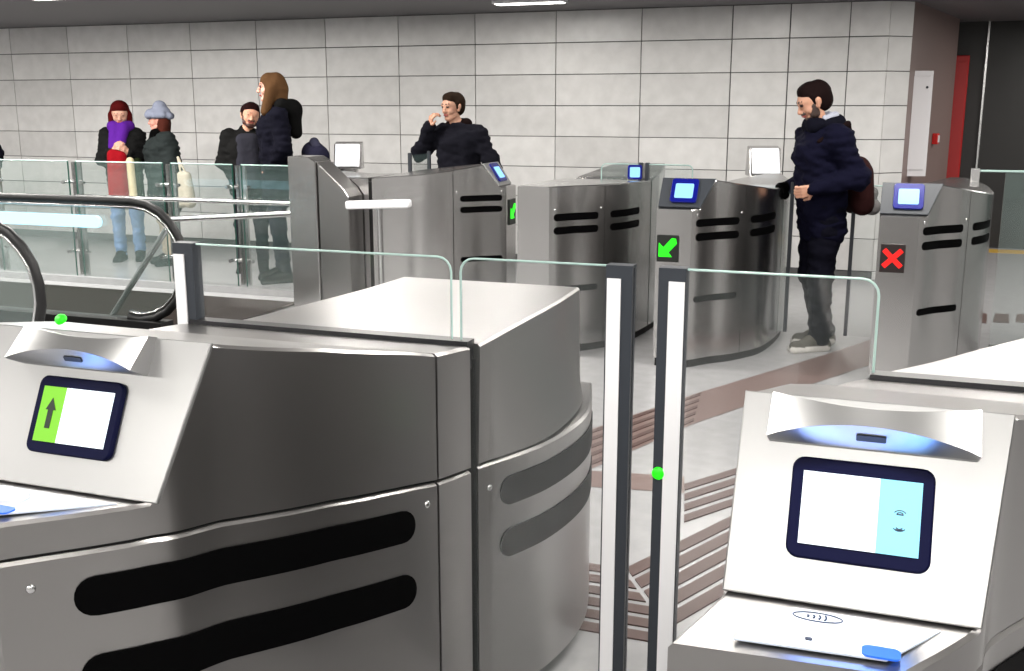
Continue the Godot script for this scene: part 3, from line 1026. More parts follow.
# ------------------------------------------------------------------ people
# A tapered-capsule field meshed as surface nets. Bones: [a, b, ra, rb, colour index]
func field_mesh(st: SurfaceTool, bones: Array, cell: float, blend: float, colors: Array, folds := 0.0) -> void:
	var wave := FastNoiseLite.new()
	wave.seed = 21 + bones.size()
	wave.frequency = 1.0
	wave.fractal_octaves = 2
	var lo := Vector3(1e9, 1e9, 1e9)
	var hi := -lo
	for b in bones:
		var r: float = maxf(b[2], b[3])
		lo = lo.min(b[0] - Vector3.ONE * r).min(b[1] - Vector3.ONE * r)
		hi = hi.max(b[0] + Vector3.ONE * r).max(b[1] + Vector3.ONE * r)
	lo -= Vector3.ONE * cell * 3
	hi += Vector3.ONE * cell * 3
	var n := Vector3i(((hi - lo) / cell).ceil()) + Vector3i.ONE
	var nx := n.x
	var nxy := n.x * n.y
	var f := PackedFloat32Array()
	f.resize(nxy * n.z)
	f.fill(9.0)
	var own := PackedByteArray()
	own.resize(nxy * n.z)
	var best := PackedFloat32Array()
	best.resize(nxy * n.z)
	best.fill(9.0)
	for b in bones:
		var a: Vector3 = b[0]
		var c: Vector3 = b[1]
		var ra: float = b[2]
		var rb: float = b[3]
		var r := maxf(ra, rb) + cell * 2.2 + blend * 0.5
		var i0 := Vector3i(((a.min(c) - Vector3.ONE * r - lo) / cell).floor()).clamp(Vector3i.ZERO, n - Vector3i.ONE)
		var i1 := Vector3i(((a.max(c) + Vector3.ONE * r - lo) / cell).ceil()).clamp(Vector3i.ZERO, n - Vector3i.ONE)
		var ab := c - a
		var inv := 1.0 / maxf(ab.length_squared(), 1e-9)
		for z in range(i0.z, i1.z + 1):
			for y in range(i0.y, i1.y + 1):
				var at := z * nxy + y * nx + i0.x
				var p := Vector3(lo.x + i0.x * cell, lo.y + y * cell, lo.z + z * cell) - a
				for x in range(i0.x, i1.x + 1):
					var t := clampf(p.dot(ab) * inv, 0.0, 1.0)
					var d := (p - ab * t).length() - ra - (rb - ra) * t
					if d < best[at]:
						best[at] = d
						own[at] = b[4]
					var o := f[at]
					var h := blend - absf(o - d)
					f[at] = minf(o, d) - (h * h / (4.0 * blend) if h > 0.0 else 0.0)
					p.x += cell
					at += 1
	# vertices
	var vid := PackedInt32Array()
	vid.resize(f.size())
	vid.fill(-1)
	var verts := PackedVector3Array()
	var cols := PackedColorArray()
	var corner := [0, 1, nx, nx + 1, nxy, nxy + 1, nxy + nx, nxy + nx + 1]
	var far := cell * 2.0
	for z in n.z - 1:
		for y in n.y - 1:
			var at := z * nxy + y * nx - 1
			for x in n.x - 1:
				at += 1
				var v0 := f[at]
				if v0 > far or v0 < -far:
					continue
				var inside := 0
				for k in 8:
					if f[at + corner[k]] < 0.0:
						inside += 1
				if inside == 0 or inside == 8:
					continue
				var sum := Vector3.ZERO
				var cnt := 0
				for k in 8:
					for axis in 3:
						if k & (1 << axis):
							continue
						var k2: int = k | (1 << axis)
						var a := f[at + corner[k]]
						var b := f[at + corner[k2]]
						if (a < 0.0) != (b < 0.0):
							var t := a / (a - b)
							var q := Vector3(k & 1, (k >> 1) & 1, (k >> 2) & 1)
							q[axis] += t
							sum += q
							cnt += 1
				vid[at] = verts.size()
				var at_p := lo + (Vector3(x, y, z) + sum / cnt) * cell
				if folds > 0.0:
					var grad := Vector3(f[at + 1] - v0, f[at + nx] - v0, f[at + nxy] - v0).normalized()
					at_p += grad * wave.get_noise_3d(at_p.x * 6.0 + at_p.y * 3.0, at_p.y * 15.0, at_p.z * 6.0) * folds
				verts.append(at_p)
				cols.append(colors[own[at]])
	# faces
	var steps := [1, nx, nxy]
	st.set_smooth_group(0)
	for z in range(1, n.z - 1):
		for y in range(1, n.y - 1):
			for x in range(1, n.x - 1):
				var at := z * nxy + y * nx + x
				if vid[at] < 0:
					continue
				var a := f[at]
				for axis in 3:
					var b := f[at + steps[axis]]
					if (a < 0.0) == (b < 0.0):
						continue
					var u: int = steps[(axis + 1) % 3]
					var v: int = steps[(axis + 2) % 3]
					var q := [vid[at], vid[at - u], vid[at - u - v], vid[at - v]]
					if q.has(-1):
						continue
					if a < 0.0:
						q = [q[3], q[2], q[1], q[0]]
					for k in [0, 1, 2, 0, 2, 3]:
						st.set_color(cols[q[k]])
						st.add_vertex(verts[q[k]])

func cloth(rough := 0.9) -> StandardMaterial3D:
	var m := mat(Color.WHITE, rough)
	m.vertex_color_use_as_albedo = true
	m.metallic_specular = 0.15
	var t := noise_tex(0.012, 3, Color.BLACK, Color.WHITE, 5, 256)
	t.color_ramp = null
	t.as_normal_map = true
	t.bump_strength = 6.0
	m.normal_enabled = true
	m.normal_texture = t
	m.normal_scale = 0.8
	m.uv1_triplanar = true
	m.uv1_scale = Vector3(2.5, 2.5, 2.5)
	return m

func lin(c: Color) -> Color:
	return c.srgb_to_linear()

func field_part(called: String, bones: Array, cell: float, blend: float, colors: Array, m: Material, parent: Node, folds := 0.0) -> void:
	var st := new_st()
	var lc := []
	for c in colors:
		lc.append(lin(c))
	field_mesh(st, bones, cell, blend, lc, folds)
	part(called, done(st), m, parent)

func hand_bones(w: Vector3, dir: Vector3, palm: Vector3, curl: float, mirror: float) -> Array:
	# w wrist, dir towards the fingertips, palm the way the palm faces
	var d := dir.normalized()
	var n := (palm - d * palm.dot(d)).normalized()
	var s := d.cross(n) * mirror     # towards the thumb
	var out := []
	out.append([w, w + d * 0.03, 0.024, 0.026, 0])
	for k in 4:
		var off := s * (0.030 - 0.020 * k)
		out.append([w + d * 0.02 + off * 0.7, w + d * 0.075 + off, 0.014, 0.012, 0])
		var len: float = [0.040, 0.045, 0.041, 0.032][k]
		var q := w + d * 0.080 + off
		var a := d
		for j in 3:
			a = (a * cos(curl) + n * sin(curl)).normalized()
			n = (n - a * n.dot(a)).normalized()
			var seg: float = [1.0, 0.65, 0.5][j]
			var e: Vector3 = q + a * len * seg
			out.append([q, e, 0.0095 - j * 0.001, 0.0088 - j * 0.001, 0])
			q = e
		n = (palm - d * palm.dot(d)).normalized()
	var th := w + d * 0.022 + s * 0.026
	var t1 := th + (d * 0.6 + s * 0.8 + n * 0.25).normalized() * 0.035
	out.append([th, t1, 0.013, 0.0105, 0])
	out.append([t1, t1 + (d * 0.9 + s * 0.2 + n * 0.5).normalized() * 0.032, 0.0105, 0.0085, 0])
	return out

func head_bones(h: Vector3, b: Basis, beard: bool) -> Array:
	# colour indices: 0 skin, 1 lips, 2 eyes, 3 brows, 4 beard
	var out := []
	var add := func(a: Vector3, c: Vector3, ra: float, rb: float, col: int) -> void:
		out.append([h + b * a, h + b * c, ra, rb, col])
	add.call(Vector3(0, 0.035, -0.025), Vector3(0, 0.03, 0.02), 0.088, 0.078, 0)
	add.call(Vector3(0, 0.0, 0.01), Vector3(0, -0.055, 0.035), 0.07, 0.048, 0)
	add.call(Vector3(-0.035, -0.02, 0.05), Vector3(0.035, -0.02, 0.05), 0.034, 0.034, 0)
	add.call(Vector3(-0.012, -0.088, 0.062), Vector3(0.012, -0.088, 0.062), 0.022, 0.022, 4 if beard else 0)
	add.call(Vector3(-0.045, -0.06, 0.02), Vector3(-0.02, -0.085, 0.05), 0.026, 0.022, 4 if beard else 0)
	add.call(Vector3(0.045, -0.06, 0.02), Vector3(0.02, -0.085, 0.05), 0.026, 0.022, 4 if beard else 0)
	add.call(Vector3(0, 0.018, 0.088), Vector3(0, -0.024, 0.108), 0.009, 0.013, 0)
	add.call(Vector3(-0.012, -0.028, 0.096), Vector3(0.012, -0.028, 0.096), 0.009, 0.009, 0)
	add.call(Vector3(-0.035, 0.034, 0.080), Vector3(0.035, 0.034, 0.080), 0.014, 0.014, 0)
	for s in [-1.0, 1.0]:
		add.call(Vector3(s * 0.020, 0.038, 0.094), Vector3(s * 0.046, 0.038, 0.083), 0.006, 0.005, 3)
		add.call(Vector3(s * 0.026, 0.015, 0.087), Vector3(s * 0.038, 0.015, 0.083), 0.009, 0.008, 2)
		add.call(Vector3(s * 0.083, 0.02, -0.005), Vector3(s * 0.080, -0.02, 0.0), 0.018, 0.012, 0)
	add.call(Vector3(-0.020, -0.056, 0.088), Vector3(0.020, -0.056, 0.088), 0.008, 0.008, 1)
	if beard:
		add.call(Vector3(-0.024, -0.042, 0.088), Vector3(0.024, -0.042, 0.088), 0.009, 0.009, 4)
		add.call(Vector3(-0.066, -0.01, 0.02), Vector3(-0.05, -0.06, 0.03), 0.016, 0.026, 4)
		add.call(Vector3(0.066, -0.01, 0.02), Vector3(0.05, -0.06, 0.03), 0.016, 0.026, 4)
	return out

func person(s: Dictionary) -> Node3D:
	# facing +Z in its own frame; its right hand at -X
	var t := thing("person", s.label, "person", s.at, s.turn)
	var k: float = s.get("tall", 1.72) / 1.72
	var bend: float = s.get("lean", 0.0)
	var J := {"hip": Vector3(0, 0.95, 0), "waist": Vector3(0, 1.08, 0.01 + bend * 0.3), "chest": Vector3(0, 1.28, 0.01 + bend * 0.7), "neck": Vector3(0, 1.45, -0.01 + bend), "head": Vector3(0, 1.60, 0.02 + bend * 1.25)}
	for side in [-1, 1]:
		var n := "l" if side > 0 else "r"
		J["sh_" + n] = Vector3(side * s.get("shoulders", 0.185), 1.38, -0.01 + bend * 0.9)
		J["el_" + n] = Vector3(side * 0.25, 1.13, -0.03 + bend * 0.5)
		J["wr_" + n] = Vector3(side * 0.24, 0.90, 0.06 + bend * 0.3)
		J["hp_" + n] = Vector3(side * 0.09, 0.92, 0)
		J["kn_" + n] = Vector3(side * 0.10, 0.50, 0.02)
		J["an_" + n] = Vector3(side * 0.10, 0.09, -0.02)
		J["toe_" + n] = Vector3(side * 0.12, 0.035, 0.15)
	J.merge(s.get("joints", {}), true)
	for n in J:
		J[n] = J[n] * k
	var hb := Basis.from_euler(Vector3(deg_to_rad(s.get("nod", 0.0)), deg_to_rad(s.get("look", 0.0)), deg_to_rad(s.get("tilt", 0.0))))
	var cell: float = s.get("cell", 0.016)
	# body: one continuous mesh
	var st := new_st()
	var skin: Array = []
	for c in [s.get("skin", Color(0.70, 0.52, 0.43)), Color(0.62, 0.33, 0.30), Color(0.09, 0.06, 0.05), s.get("brow", Color(0.13, 0.09, 0.07)), s.get("beard_color", Color(0.17, 0.12, 0.10))]:
		skin.append(lin(c))
	var body := []
	body.append([J.hip, J.waist, 0.115, 0.105, 0])
	body.append([J.waist, J.chest, 0.105, 0.12, 0])
	body.append([J.chest, J.neck, 0.115, 0.05, 0])
	body.append([J.neck - Vector3(0, 0.02, 0), J.head + hb * Vector3(0, -0.04, 0.0), 0.052, 0.05, 0])
	for n in ["l", "r"]:
		body.append([J.chest + (J["sh_" + n] - J.chest) * 0.4, J["sh_" + n], 0.07, 0.05, 0])
		body.append([J["sh_" + n], J["el_" + n], 0.046, 0.037, 0])
		body.append([J["el_" + n], J["wr_" + n], 0.037, 0.024, 0])
		body.append([J["hp_" + n], J["kn_" + n], 0.075, 0.05, 0])
		body.append([J["kn_" + n], J["an_" + n], 0.048, 0.034, 0])
		body.append([J["an_" + n] - Vector3(0, 0.02, 0), J["toe_" + n], 0.032, 0.022, 0])
	field_mesh(st, body, cell * 1.15, 0.04, skin)
	field_mesh(st, head_bones(J.head, hb.scaled(Vector3.ONE * k * 1.0), s.get("beard", false)), 0.0055, 0.012, skin)
	for n in ["l", "r"]:
		var fore: Vector3 = (J["wr_" + n] - J["el_" + n]).normalized()
		var mir := 1.0 if n == "l" else -1.0
		field_mesh(st, hand_bones(J["wr_" + n], s.get("hand_dir_" + n, fore), s.get("palm_" + n, Vector3(-mir, 0, 0)), s.get("curl_" + n, 0.35), s.get("thumb_" + n, mir)), 0.005, 0.008, skin)
	for n in ["l", "r"]:
		if s.has("glove_" + n):
			var gm := 1.0 if n == "l" else -1.0
			var gb := hand_bones(J["wr_" + n], (J["wr_" + n] - J["el_" + n]), s.get("palm_" + n, Vector3(-gm, 0, 0)), s.get("curl_" + n, 0.35), gm)
			for q in gb:
				q[2] += 0.005
				q[3] += 0.005
			field_part("glove", gb, 0.006, 0.01, [s["glove_" + n]], M.cloth, t)
	var bm := mat(Color.WHITE, 0.55)
	bm.vertex_color_use_as_albedo = true
	bm.subsurf_scatter_enabled = true
	bm.subsurf_scatter_strength = 0.08
	part("body", done(st), bm, t)
	# trousers
	var cl: Material = M.cloth
	var low := []
	low.append([J.hip, J.waist, 0.135, 0.125, 0])
	for n in ["l", "r"]:
		var wide: float = s.get("leg_wide", 1.0)
		low.append([J.hip.lerp(J["hp_" + n], 0.8), J["kn_" + n], 0.098 * wide, 0.068 * wide, 0])
		low.append([J["kn_" + n], J["an_" + n] + Vector3(0, 0.0, 0), 0.066 * wide, 0.058 * wide, 0])
	field_part("trousers", low, cell, 0.03, [s.trousers], cl, t, 0.014)
	# shoes
	for n in ["l", "r"]:
		var sh := []
		var an: Vector3 = J["an_" + n]
		var toe: Vector3 = J["toe_" + n]
		var heel := Vector3(an.x, toe.y + 0.005, an.z) - (toe - an) * Vector3(1, 0, 1) * 0.25
		sh.append([heel, toe, 0.042, 0.040, 0])
		sh.append([an - Vector3(0, 0.01, 0), heel.lerp(toe, 0.6) + Vector3(0, 0.02, 0), 0.056, 0.044, 0])
		for o: float in [-0.022, 0.022]:
			var w := Vector3(o, 0, 0)
			sh.append([heel - Vector3(0, 0.022, 0) + w, toe - Vector3(0, 0.022, 0) + w + (toe - an) * Vector3(1, 0, 1) * 0.12, 0.026, 0.026, 1])
		field_part("shoe", sh, 0.009, 0.02, [s.get("shoes", Color(0.06, 0.06, 0.065)), s.get("soles", Color(0.05, 0.05, 0.05))], cl, t)
	# coat
	var up := []
	var hem: float = s.get("hem", 0.88) * k
	var bulk: float = s.get("bulk", 1.0)
	var front := Vector3(0, 0, 0.03)
	up.append([Vector3(-0.06, hem, J.hip.z), Vector3(-0.06, J.waist.y, J.waist.z), 0.125 * bulk, 0.12 * bulk, 0])
	up.append([Vector3(0.06, hem, J.hip.z), Vector3(0.06, J.waist.y, J.waist.z), 0.125 * bulk, 0.12 * bulk, 0])
	up.append([J.waist + Vector3(-0.06, 0, 0), J.chest + Vector3(-0.07, 0, 0), 0.12 * bulk, 0.125 * bulk, 0])
	up.append([J.waist + Vector3(0.06, 0, 0), J.chest + Vector3(0.07, 0, 0), 0.12 * bulk, 0.125 * bulk, 0])
	up.append([J.chest + front * 0.6, J.neck - Vector3(0, 0.03, 0), 0.125 * bulk, 0.075, 0])
	for n in ["l", "r"]:
		up.append([J.neck - Vector3(0, 0.045, 0), J["sh_" + n] - Vector3(0, 0.01, 0), 0.068, 0.06 * bulk, 0])
		up.append([J.chest + (J["sh_" + n] - J.chest) * 0.3, J["sh_" + n], 0.095, 0.062 * bulk, 0])
		up.append([J["sh_" + n], J["el_" + n], 0.068 * bulk, 0.058 * bulk, 0])
		up.append([J["el_" + n], J["wr_" + n] - (J["wr_" + n] - J["el_" + n]).normalized() * 0.005, 0.064 * bulk, 0.046 * bulk, 0])
	field_part("coat", up, cell, 0.05, [s.coat], cl, t, 0.02)
	if s.has("extra"):
		for x in s.extra:
			# [name, bones given against the joints, cell, blend, colours]
			var bs := []
			for b in x[1]:
				var o: Vector3 = J[b[0]]
				var turn: Basis = hb if b[0] == "head" else Basis.IDENTITY
				bs.append([o + turn * b[1], o + turn * b[2], b[3], b[4], b[5] if b.size() > 5 else 0])
			field_part(x[0], bs, x[2], x[3], x[4], cl, t)
	return t

func v(x: float, y: float, z: float) -> Vector3:
	return Vector3(x, y, z)

func short_hair() -> Array:
	return [["head", v(0, 0.050, -0.032), v(0, 0.064, 0.004), 0.092, 0.080], ["head", v(0, 0.0, -0.05), v(0, 0.03, -0.04), 0.074, 0.084], ["head", v(-0.03, 0.094, 0.040), v(0.03, 0.094, 0.040), 0.034, 0.034], ["head", v(-0.074, 0.045, 0.01), v(-0.078, 0.0, 0.012), 0.018, 0.010], ["head", v(0.074, 0.045, 0.01), v(0.078, 0.0, 0.012), 0.018, 0.010]]

func build_people() -> void:
	# man walking through the gates
	person({
		"label": "bearded man in a navy padded coat walking through the gates", "at": v(-0.46, 0, -7.28), "turn": deg_to_rad(-62), "tall": 1.74, "lean": 0.07, "cell": 0.013,
		"coat": Color(0.075, 0.075, 0.115), "trousers": Color(0.07, 0.07, 0.085), "shoes": Color(0.33, 0.32, 0.30), "soles": Color(0.78, 0.77, 0.75), "hem": 0.80, "bulk": 1.08, "beard": true, "nod": 22.0, "look": -8.0,
		"beard_color": Color(0.20, 0.15, 0.13), "leg_wide": 1.2,
		"joints": {"sh_l": v(0.20, 1.39, 0.02), "el_l": v(0.27, 1.14, -0.10), "wr_l": v(0.20, 1.07, 0.16), "el_r": v(-0.27, 1.13, -0.08), "wr_r": v(-0.20, 1.06, 0.16), "kn_l": v(0.10, 0.50, 0.04), "an_l": v(0.10, 0.09, 0.02), "toe_l": v(0.12, 0.035, 0.19), "an_r": v(-0.10, 0.09, -0.10), "toe_r": v(-0.12, 0.035, 0.07)},
		"curl_l": 0.75, "curl_r": 0.6, "palm_l": v(-1, 0, 0.2), "palm_r": v(1, 0, 0),
		"extra": [["hair", short_hair(), 0.007, 0.02, [Color(0.10, 0.08, 0.075)]],
			["collar", [["neck", v(-0.05, 0.0, 0.055), v(0.05, 0.0, 0.055), 0.045, 0.045], ["neck", v(-0.075, 0.02, 0.02), v(-0.03, 0.03, 0.065), 0.036, 0.034], ["neck", v(0.075, 0.02, 0.02), v(0.03, 0.03, 0.065), 0.036, 0.034]], 0.009, 0.03, [Color(0.07, 0.07, 0.10)]],
			["hood", [["neck", v(-0.09, 0.01, -0.02), v(-0.03, 0.03, -0.10), 0.045, 0.055], ["neck", v(0.09, 0.01, -0.02), v(0.03, 0.03, -0.10), 0.045, 0.055], ["neck", v(-0.03, 0.0, -0.10), v(0.03, 0.0, -0.10), 0.06, 0.06]], 0.01, 0.03, [Color(0.06, 0.06, 0.09)]],
			["collar_lining", [["neck", v(0.075, 0.055, 0.0), v(0.045, 0.075, -0.08), 0.022, 0.026], ["neck", v(-0.075, 0.055, 0.0), v(-0.045, 0.075, -0.08), 0.022, 0.026]], 0.008, 0.02, [Color(0.62, 0.63, 0.68)]],
			],
		"glove_r": Color(0.03, 0.03, 0.035),
	})
	# backpack on his back
	var bp := thing("backpack", "dark maroon and grey backpack hanging on the walking man's back", "backpack", v(-0.46, 0, -7.28), deg_to_rad(-62))
	field_part("pack", [[v(0.0, 1.00, -0.235), v(0.0, 1.20, -0.22), 0.085, 0.08, 0], [v(0.07, 0.97, -0.235), v(0.07, 1.17, -0.22), 0.075, 0.07, 0], [v(-0.07, 0.97, -0.235), v(-0.07, 1.17, -0.22), 0.075, 0.07, 0]], 0.011, 0.04, [Color(0.17, 0.09, 0.10)], M.cloth, bp)
	field_part("front_pocket", [[v(-0.06, 0.95, -0.31), v(0.06, 0.95, -0.31), 0.055, 0.055, 0], [v(-0.05, 1.04, -0.305), v(0.05, 1.04, -0.305), 0.042, 0.042, 0]], 0.01, 0.03, [Color(0.42, 0.41, 0.41)], M.cloth, bp)
	field_part("strap", [[v(0.11, 1.18, -0.19), v(0.17, 1.49, -0.05), 0.016, 0.016, 0], [v(0.17, 1.49, -0.05), v(0.16, 1.38, 0.13), 0.016, 0.016, 0]], 0.009, 0.02, [Color(0.10, 0.07, 0.08)], M.cloth, bp)
	# man raising his hand to his mouth behind the sideways gate
	person({
		"label": "man in a dark navy coat raising a hand to his mouth", "at": v(-3.72, 0, -8.85), "turn": deg_to_rad(-8), "tall": 1.70,
		"coat": Color(0.09, 0.095, 0.13), "trousers": Color(0.10, 0.10, 0.13), "bulk": 1.14, "look": -18.0, "nod": 4.0, "skin": Color(0.74, 0.56, 0.47),
		"joints": {"el_r": v(-0.36, 1.20, 0.10), "wr_r": v(-0.20, 1.44, 0.18), "sh_l": v(0.195, 1.36, 0.0), "el_l": v(0.34, 1.14, 0.02), "wr_l": v(0.47, 0.94, 0.08), "head": v(-0.05, 1.60, 0.03), "neck": v(-0.02, 1.45, 0.0)},
		"curl_r": 0.7, "palm_r": v(0.6, 0.2, -0.6), "hand_dir_r": v(0.25, 0.85, 0.1),
		"extra": [["hair", short_hair(), 0.008, 0.02, [Color(0.16, 0.12, 0.09)]],
			["hood", [["neck", v(-0.08, 0.0, -0.02), v(0.0, 0.0, -0.09), 0.05, 0.055], ["neck", v(0.08, 0.01, -0.02), v(0.0, 0.0, -0.09), 0.055, 0.055]], 0.012, 0.03, [Color(0.09, 0.06, 0.08)]]],
	})
	# woman with the purple scarf
	person({
		"label": "red haired woman with a purple scarf looking at her hands", "at": v(-7.62, 0, -9.1), "turn": deg_to_rad(30), "tall": 1.62, "shoulders": 0.165,
		"coat": Color(0.09, 0.095, 0.09), "trousers": Color(0.42, 0.52, 0.66), "nod": 12.0, "look": 6.0, "skin": Color(0.70, 0.53, 0.45),
		"joints": {"el_r": v(-0.22, 1.12, 0.02), "wr_r": v(-0.06, 1.22, 0.22), "el_l": v(0.22, 1.12, 0.02), "wr_l": v(0.10, 1.20, 0.24)},
		"curl_l": 0.5, "curl_r": 0.5, "palm_l": v(-1, 0.3, 0), "palm_r": v(1, 0.3, 0), "hand_dir_l": v(-0.4, 0.5, 0.6), "hand_dir_r": v(0.4, 0.6, 0.5),
		"extra": [["hair", [["head", v(0, 0.055, -0.03), v(0, 0.068, 0.008), 0.095, 0.080], ["head", v(-0.075, 0.0, -0.01), v(-0.085, -0.12, 0.02), 0.045, 0.035], ["head", v(0.075, 0.0, -0.01), v(0.085, -0.12, 0.02), 0.045, 0.035], ["head", v(0, 0.0, -0.06), v(0, -0.12, -0.06), 0.08, 0.07], ["head", v(-0.04, 0.098, 0.05), v(0.03, 0.098, 0.05), 0.028, 0.028]], 0.008, 0.03, [Color(0.26, 0.07, 0.07)]],
			["scarf", [["neck", v(-0.08, 0.03, 0.03), v(0.08, 0.03, 0.03), 0.06, 0.06], ["neck", v(-0.05, 0.02, 0.07), v(-0.07, -0.18, 0.14), 0.06, 0.05], ["neck", v(0.04, 0.02, 0.08), v(0.0, -0.16, 0.15), 0.06, 0.05], ["neck", v(-0.06, 0.02, -0.04), v(0.06, 0.02, -0.04), 0.065, 0.065]], 0.012, 0.03, [Color(0.30, 0.12, 0.48)]]],
	})
	var bag := thing("shoulder_bag", "red and cream striped bag held by the woman with purple scarf", "bag", v(-7.38, 0, -8.74), deg_to_rad(28))
	field_part("bag_body", [[v(-0.05, 0.72, 0), v(-0.05, 1.12, 0), 0.075, 0.06, 0], [v(0.02, 0.72, 0), v(0.02, 1.10, 0), 0.07, 0.06, 0]], 0.014, 0.03, [Color(0.47, 0.08, 0.11)], M.cloth, bag)
	field_part("bag_stripe", [[v(0.12, 0.70, 0.01), v(0.11, 1.06, 0.01), 0.045, 0.04, 0]], 0.012, 0.03, [Color(0.70, 0.66, 0.54)], M.cloth, bag)
	field_part("bag_edge", [[v(0.19, 0.68, 0.0), v(0.18, 1.06, 0.0), 0.04, 0.035, 0]], 0.012, 0.03, [Color(0.10, 0.12, 0.06)], M.cloth, bag)
	# woman with the pale hat
	person({
		"label": "woman in a pale grey brimmed hat turning away beside the scarf", "at": v(-7.04, 0, -9.0), "joints": {"wr_l": v(0.13, 0.98, 0.06), "wr_r": v(-0.13, 0.98, 0.06)}, "turn": deg_to_rad(-40), "tall": 1.56, "shoulders": 0.17,
		"coat": Color(0.15, 0.16, 0.155), "trousers": Color(0.60, 0.56, 0.50), "bulk": 1.28, "hem": 0.72, "look": -20.0, "skin": Color(0.74, 0.52, 0.46),
		"extra": [["hair", [["head", v(0, 0.05, -0.03), v(0, 0.05, 0.0), 0.088, 0.085], ["head", v(-0.05, -0.02, -0.05), v(-0.07, -0.16, -0.04), 0.06, 0.05], ["head", v(0.06, -0.02, -0.05), v(0.08, -0.17, -0.03), 0.06, 0.05]], 0.009, 0.03, [Color(0.25, 0.12, 0.09)]],
			["hat", [["head", v(0, 0.10, -0.02), v(0, 0.135, -0.015), 0.092, 0.070], ["head", v(-0.03, 0.07, 0.07), v(0.03, 0.07, 0.07), 0.055, 0.055], ["head", v(-0.09, 0.06, -0.05), v(-0.09, 0.06, 0.03), 0.035, 0.035], ["head", v(0.09, 0.06, -0.05), v(0.09, 0.06, 0.03), 0.035, 0.035], ["head", v(-0.06, 0.05, -0.11), v(0.06, 0.05, -0.11), 0.035, 0.035], ["head", v(-0.06, 0.055, 0.10), v(0.06, 0.055, 0.10), 0.026, 0.026]], 0.008, 0.03, [Color(0.45, 0.47, 0.53)]],
			["scarf", [["neck", v(-0.07, 0.02, 0.03), v(0.07, 0.02, 0.03), 0.06, 0.06], ["neck", v(0.0, 0.0, 0.06), v(0.0, -0.12, 0.10), 0.07, 0.06]], 0.012, 0.03, [Color(0.04, 0.035, 0.035)]],
			["bag_strap", [["sh_l", v(-0.05, 0.075, 0.02), v(0.0, -0.28, 0.12), 0.014, 0.014], ["sh_l", v(-0.05, 0.075, 0.02), v(-0.02, -0.05, -0.10), 0.014, 0.014]], 0.01, 0.02, [Color(0.66, 0.62, 0.54)]]],
	})
	bag = thing("tote_bag", "pale beige tote bag hanging beside the woman in the hat", "bag", v(-6.70, 0, -8.86), deg_to_rad(10))
	field_part("bag_body", [[v(-0.04, 0.66, 0), v(-0.03, 0.92, 0), 0.06, 0.045, 0], [v(0.05, 0.66, 0), v(0.03, 0.92, 0), 0.06, 0.045, 0]], 0.012, 0.03, [Color(0.66, 0.63, 0.57)], M.cloth, bag)
	field_part("handle", [[v(-0.03, 0.95, 0), v(-0.05, 1.10, 0), 0.012, 0.012, 0], [v(0.02, 0.95, 0), v(-0.05, 1.10, 0), 0.012, 0.012, 0]], 0.008, 0.01, [Color(0.70, 0.67, 0.60)], M.cloth, bag)
	# bearded man listening
	person({
		"label": "bearded man in a dark jacket behind the glass barrier", "at": v(-5.97, 0, -8.9), "turn": deg_to_rad(30), "tilt": -10.0, "tall": 1.62, "shoulders": 0.185,
		"coat": Color(0.09, 0.095, 0.105), "trousers": Color(0.12, 0.13, 0.15), "bulk": 1.08, "beard": true, "look": 14.0, "beard_color": Color(0.24, 0.13, 0.09), "skin": Color(0.76, 0.56, 0.46),
		"joints": {"wr_r": v(-0.14, 0.98, 0.06), "wr_l": v(0.14, 0.98, 0.06), "head": v(0.045, 1.59, 0.03)},
		"extra": [["hair", short_hair(), 0.008, 0.02, [Color(0.12, 0.08, 0.06)]],
			["jacket_front", [["chest", v(-0.03, 0.07, 0.085), v(-0.04, -0.32, 0.105), 0.072, 0.072], ["chest", v(0.05, 0.07, 0.085), v(0.05, -0.32, 0.105), 0.072, 0.072]], 0.014, 0.04, [Color(0.17, 0.175, 0.20)]]],
	})
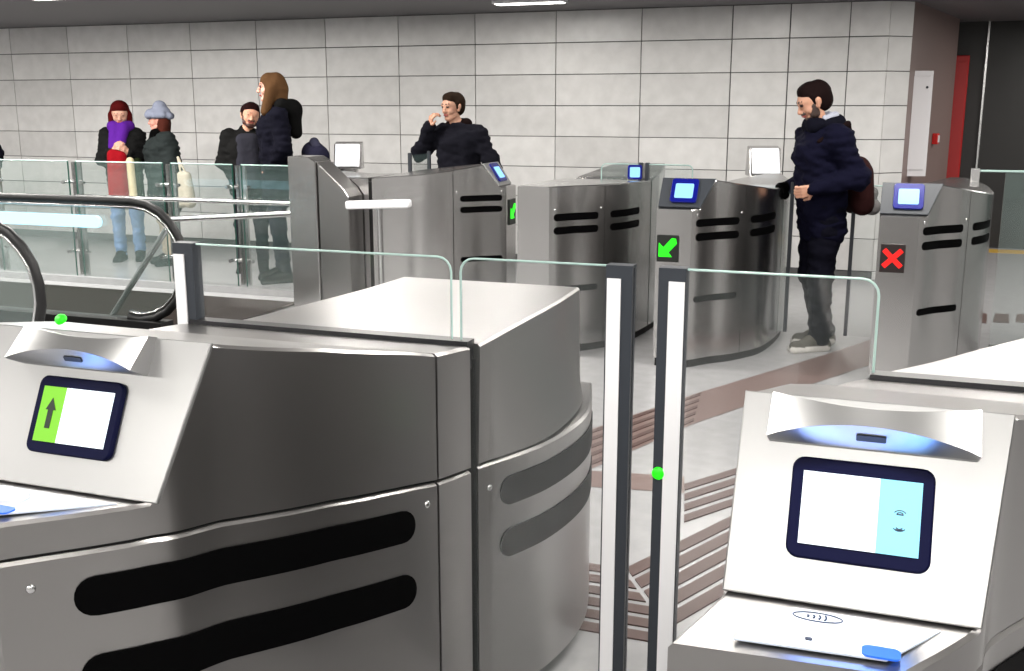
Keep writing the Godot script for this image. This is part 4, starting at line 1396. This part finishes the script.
	# tall woman in profile
	person({
		"label": "tall woman with long light brown hair and a black hooded coat", "at": v(-5.36, 0, -8.45), "joints": {"wr_l": v(0.13, 0.98, 0.06), "wr_r": v(-0.13, 0.98, 0.06)}, "turn": deg_to_rad(-52), "tall": 1.88, "shoulders": 0.18,
		"coat": Color(0.075, 0.075, 0.095), "trousers": Color(0.10, 0.11, 0.14), "bulk": 1.12, "hem": 0.74, "look": -6.0, "nod": -3.0, "skin": Color(0.74, 0.56, 0.49), "brow": Color(0.35, 0.24, 0.17),
		"extra": [["hair", [["head", v(0, 0.055, -0.035), v(0, 0.06, 0.015), 0.097, 0.085], ["head", v(0.065, 0.01, -0.005), v(0.07, -0.20, 0.05), 0.056, 0.042], ["head", v(-0.065, 0.01, -0.005), v(-0.07, -0.20, 0.05), 0.056, 0.042], ["head", v(0, 0.0, -0.07), v(0, -0.10, -0.07), 0.085, 0.075]], 0.008, 0.03, [Color(0.30, 0.21, 0.145)]],
			["hood", [["neck", v(-0.10, 0.02, -0.04), v(0.0, -0.02, -0.14), 0.065, 0.085], ["neck", v(0.10, 0.02, -0.04), v(0.0, -0.02, -0.14), 0.065, 0.085], ["neck", v(0.0, -0.02, -0.14), v(0.0, -0.22, -0.17), 0.085, 0.06]], 0.013, 0.04, [Color(0.06, 0.06, 0.078)]]],
	})
	bag = thing("rucksack", "dark bag resting at the tall woman's back above the steel cabinet", "bag", v(-5.02, 0, -8.50), deg_to_rad(-52))
	field_part("bag_body", [[v(-0.05, 1.18, -0.02), v(0.12, 1.16, -0.04), 0.11, 0.10, 0], [v(0.0, 1.0, -0.02), v(0.10, 1.0, -0.04), 0.11, 0.10, 0]], 0.014, 0.04, [Color(0.13, 0.13, 0.17)], M.cloth, bag)
	field_part("bag_flap", [[v(0.02, 1.28, -0.02), v(0.12, 1.24, -0.03), 0.045, 0.04, 0]], 0.012, 0.03, [Color(0.18, 0.18, 0.22)], M.cloth, bag)
	# only a sleeve of this one is in the picture
	person({
		"label": "dark sleeved person cut off by the picture's left edge", "at": v(-9.54, 0, -9.0), "turn": deg_to_rad(20), "tall": 1.66,
		"coat": Color(0.06, 0.065, 0.09), "trousers": Color(0.10, 0.10, 0.12), "extra": [["hair", short_hair(), 0.01, 0.02, [Color(0.10, 0.08, 0.07)]]],
	})
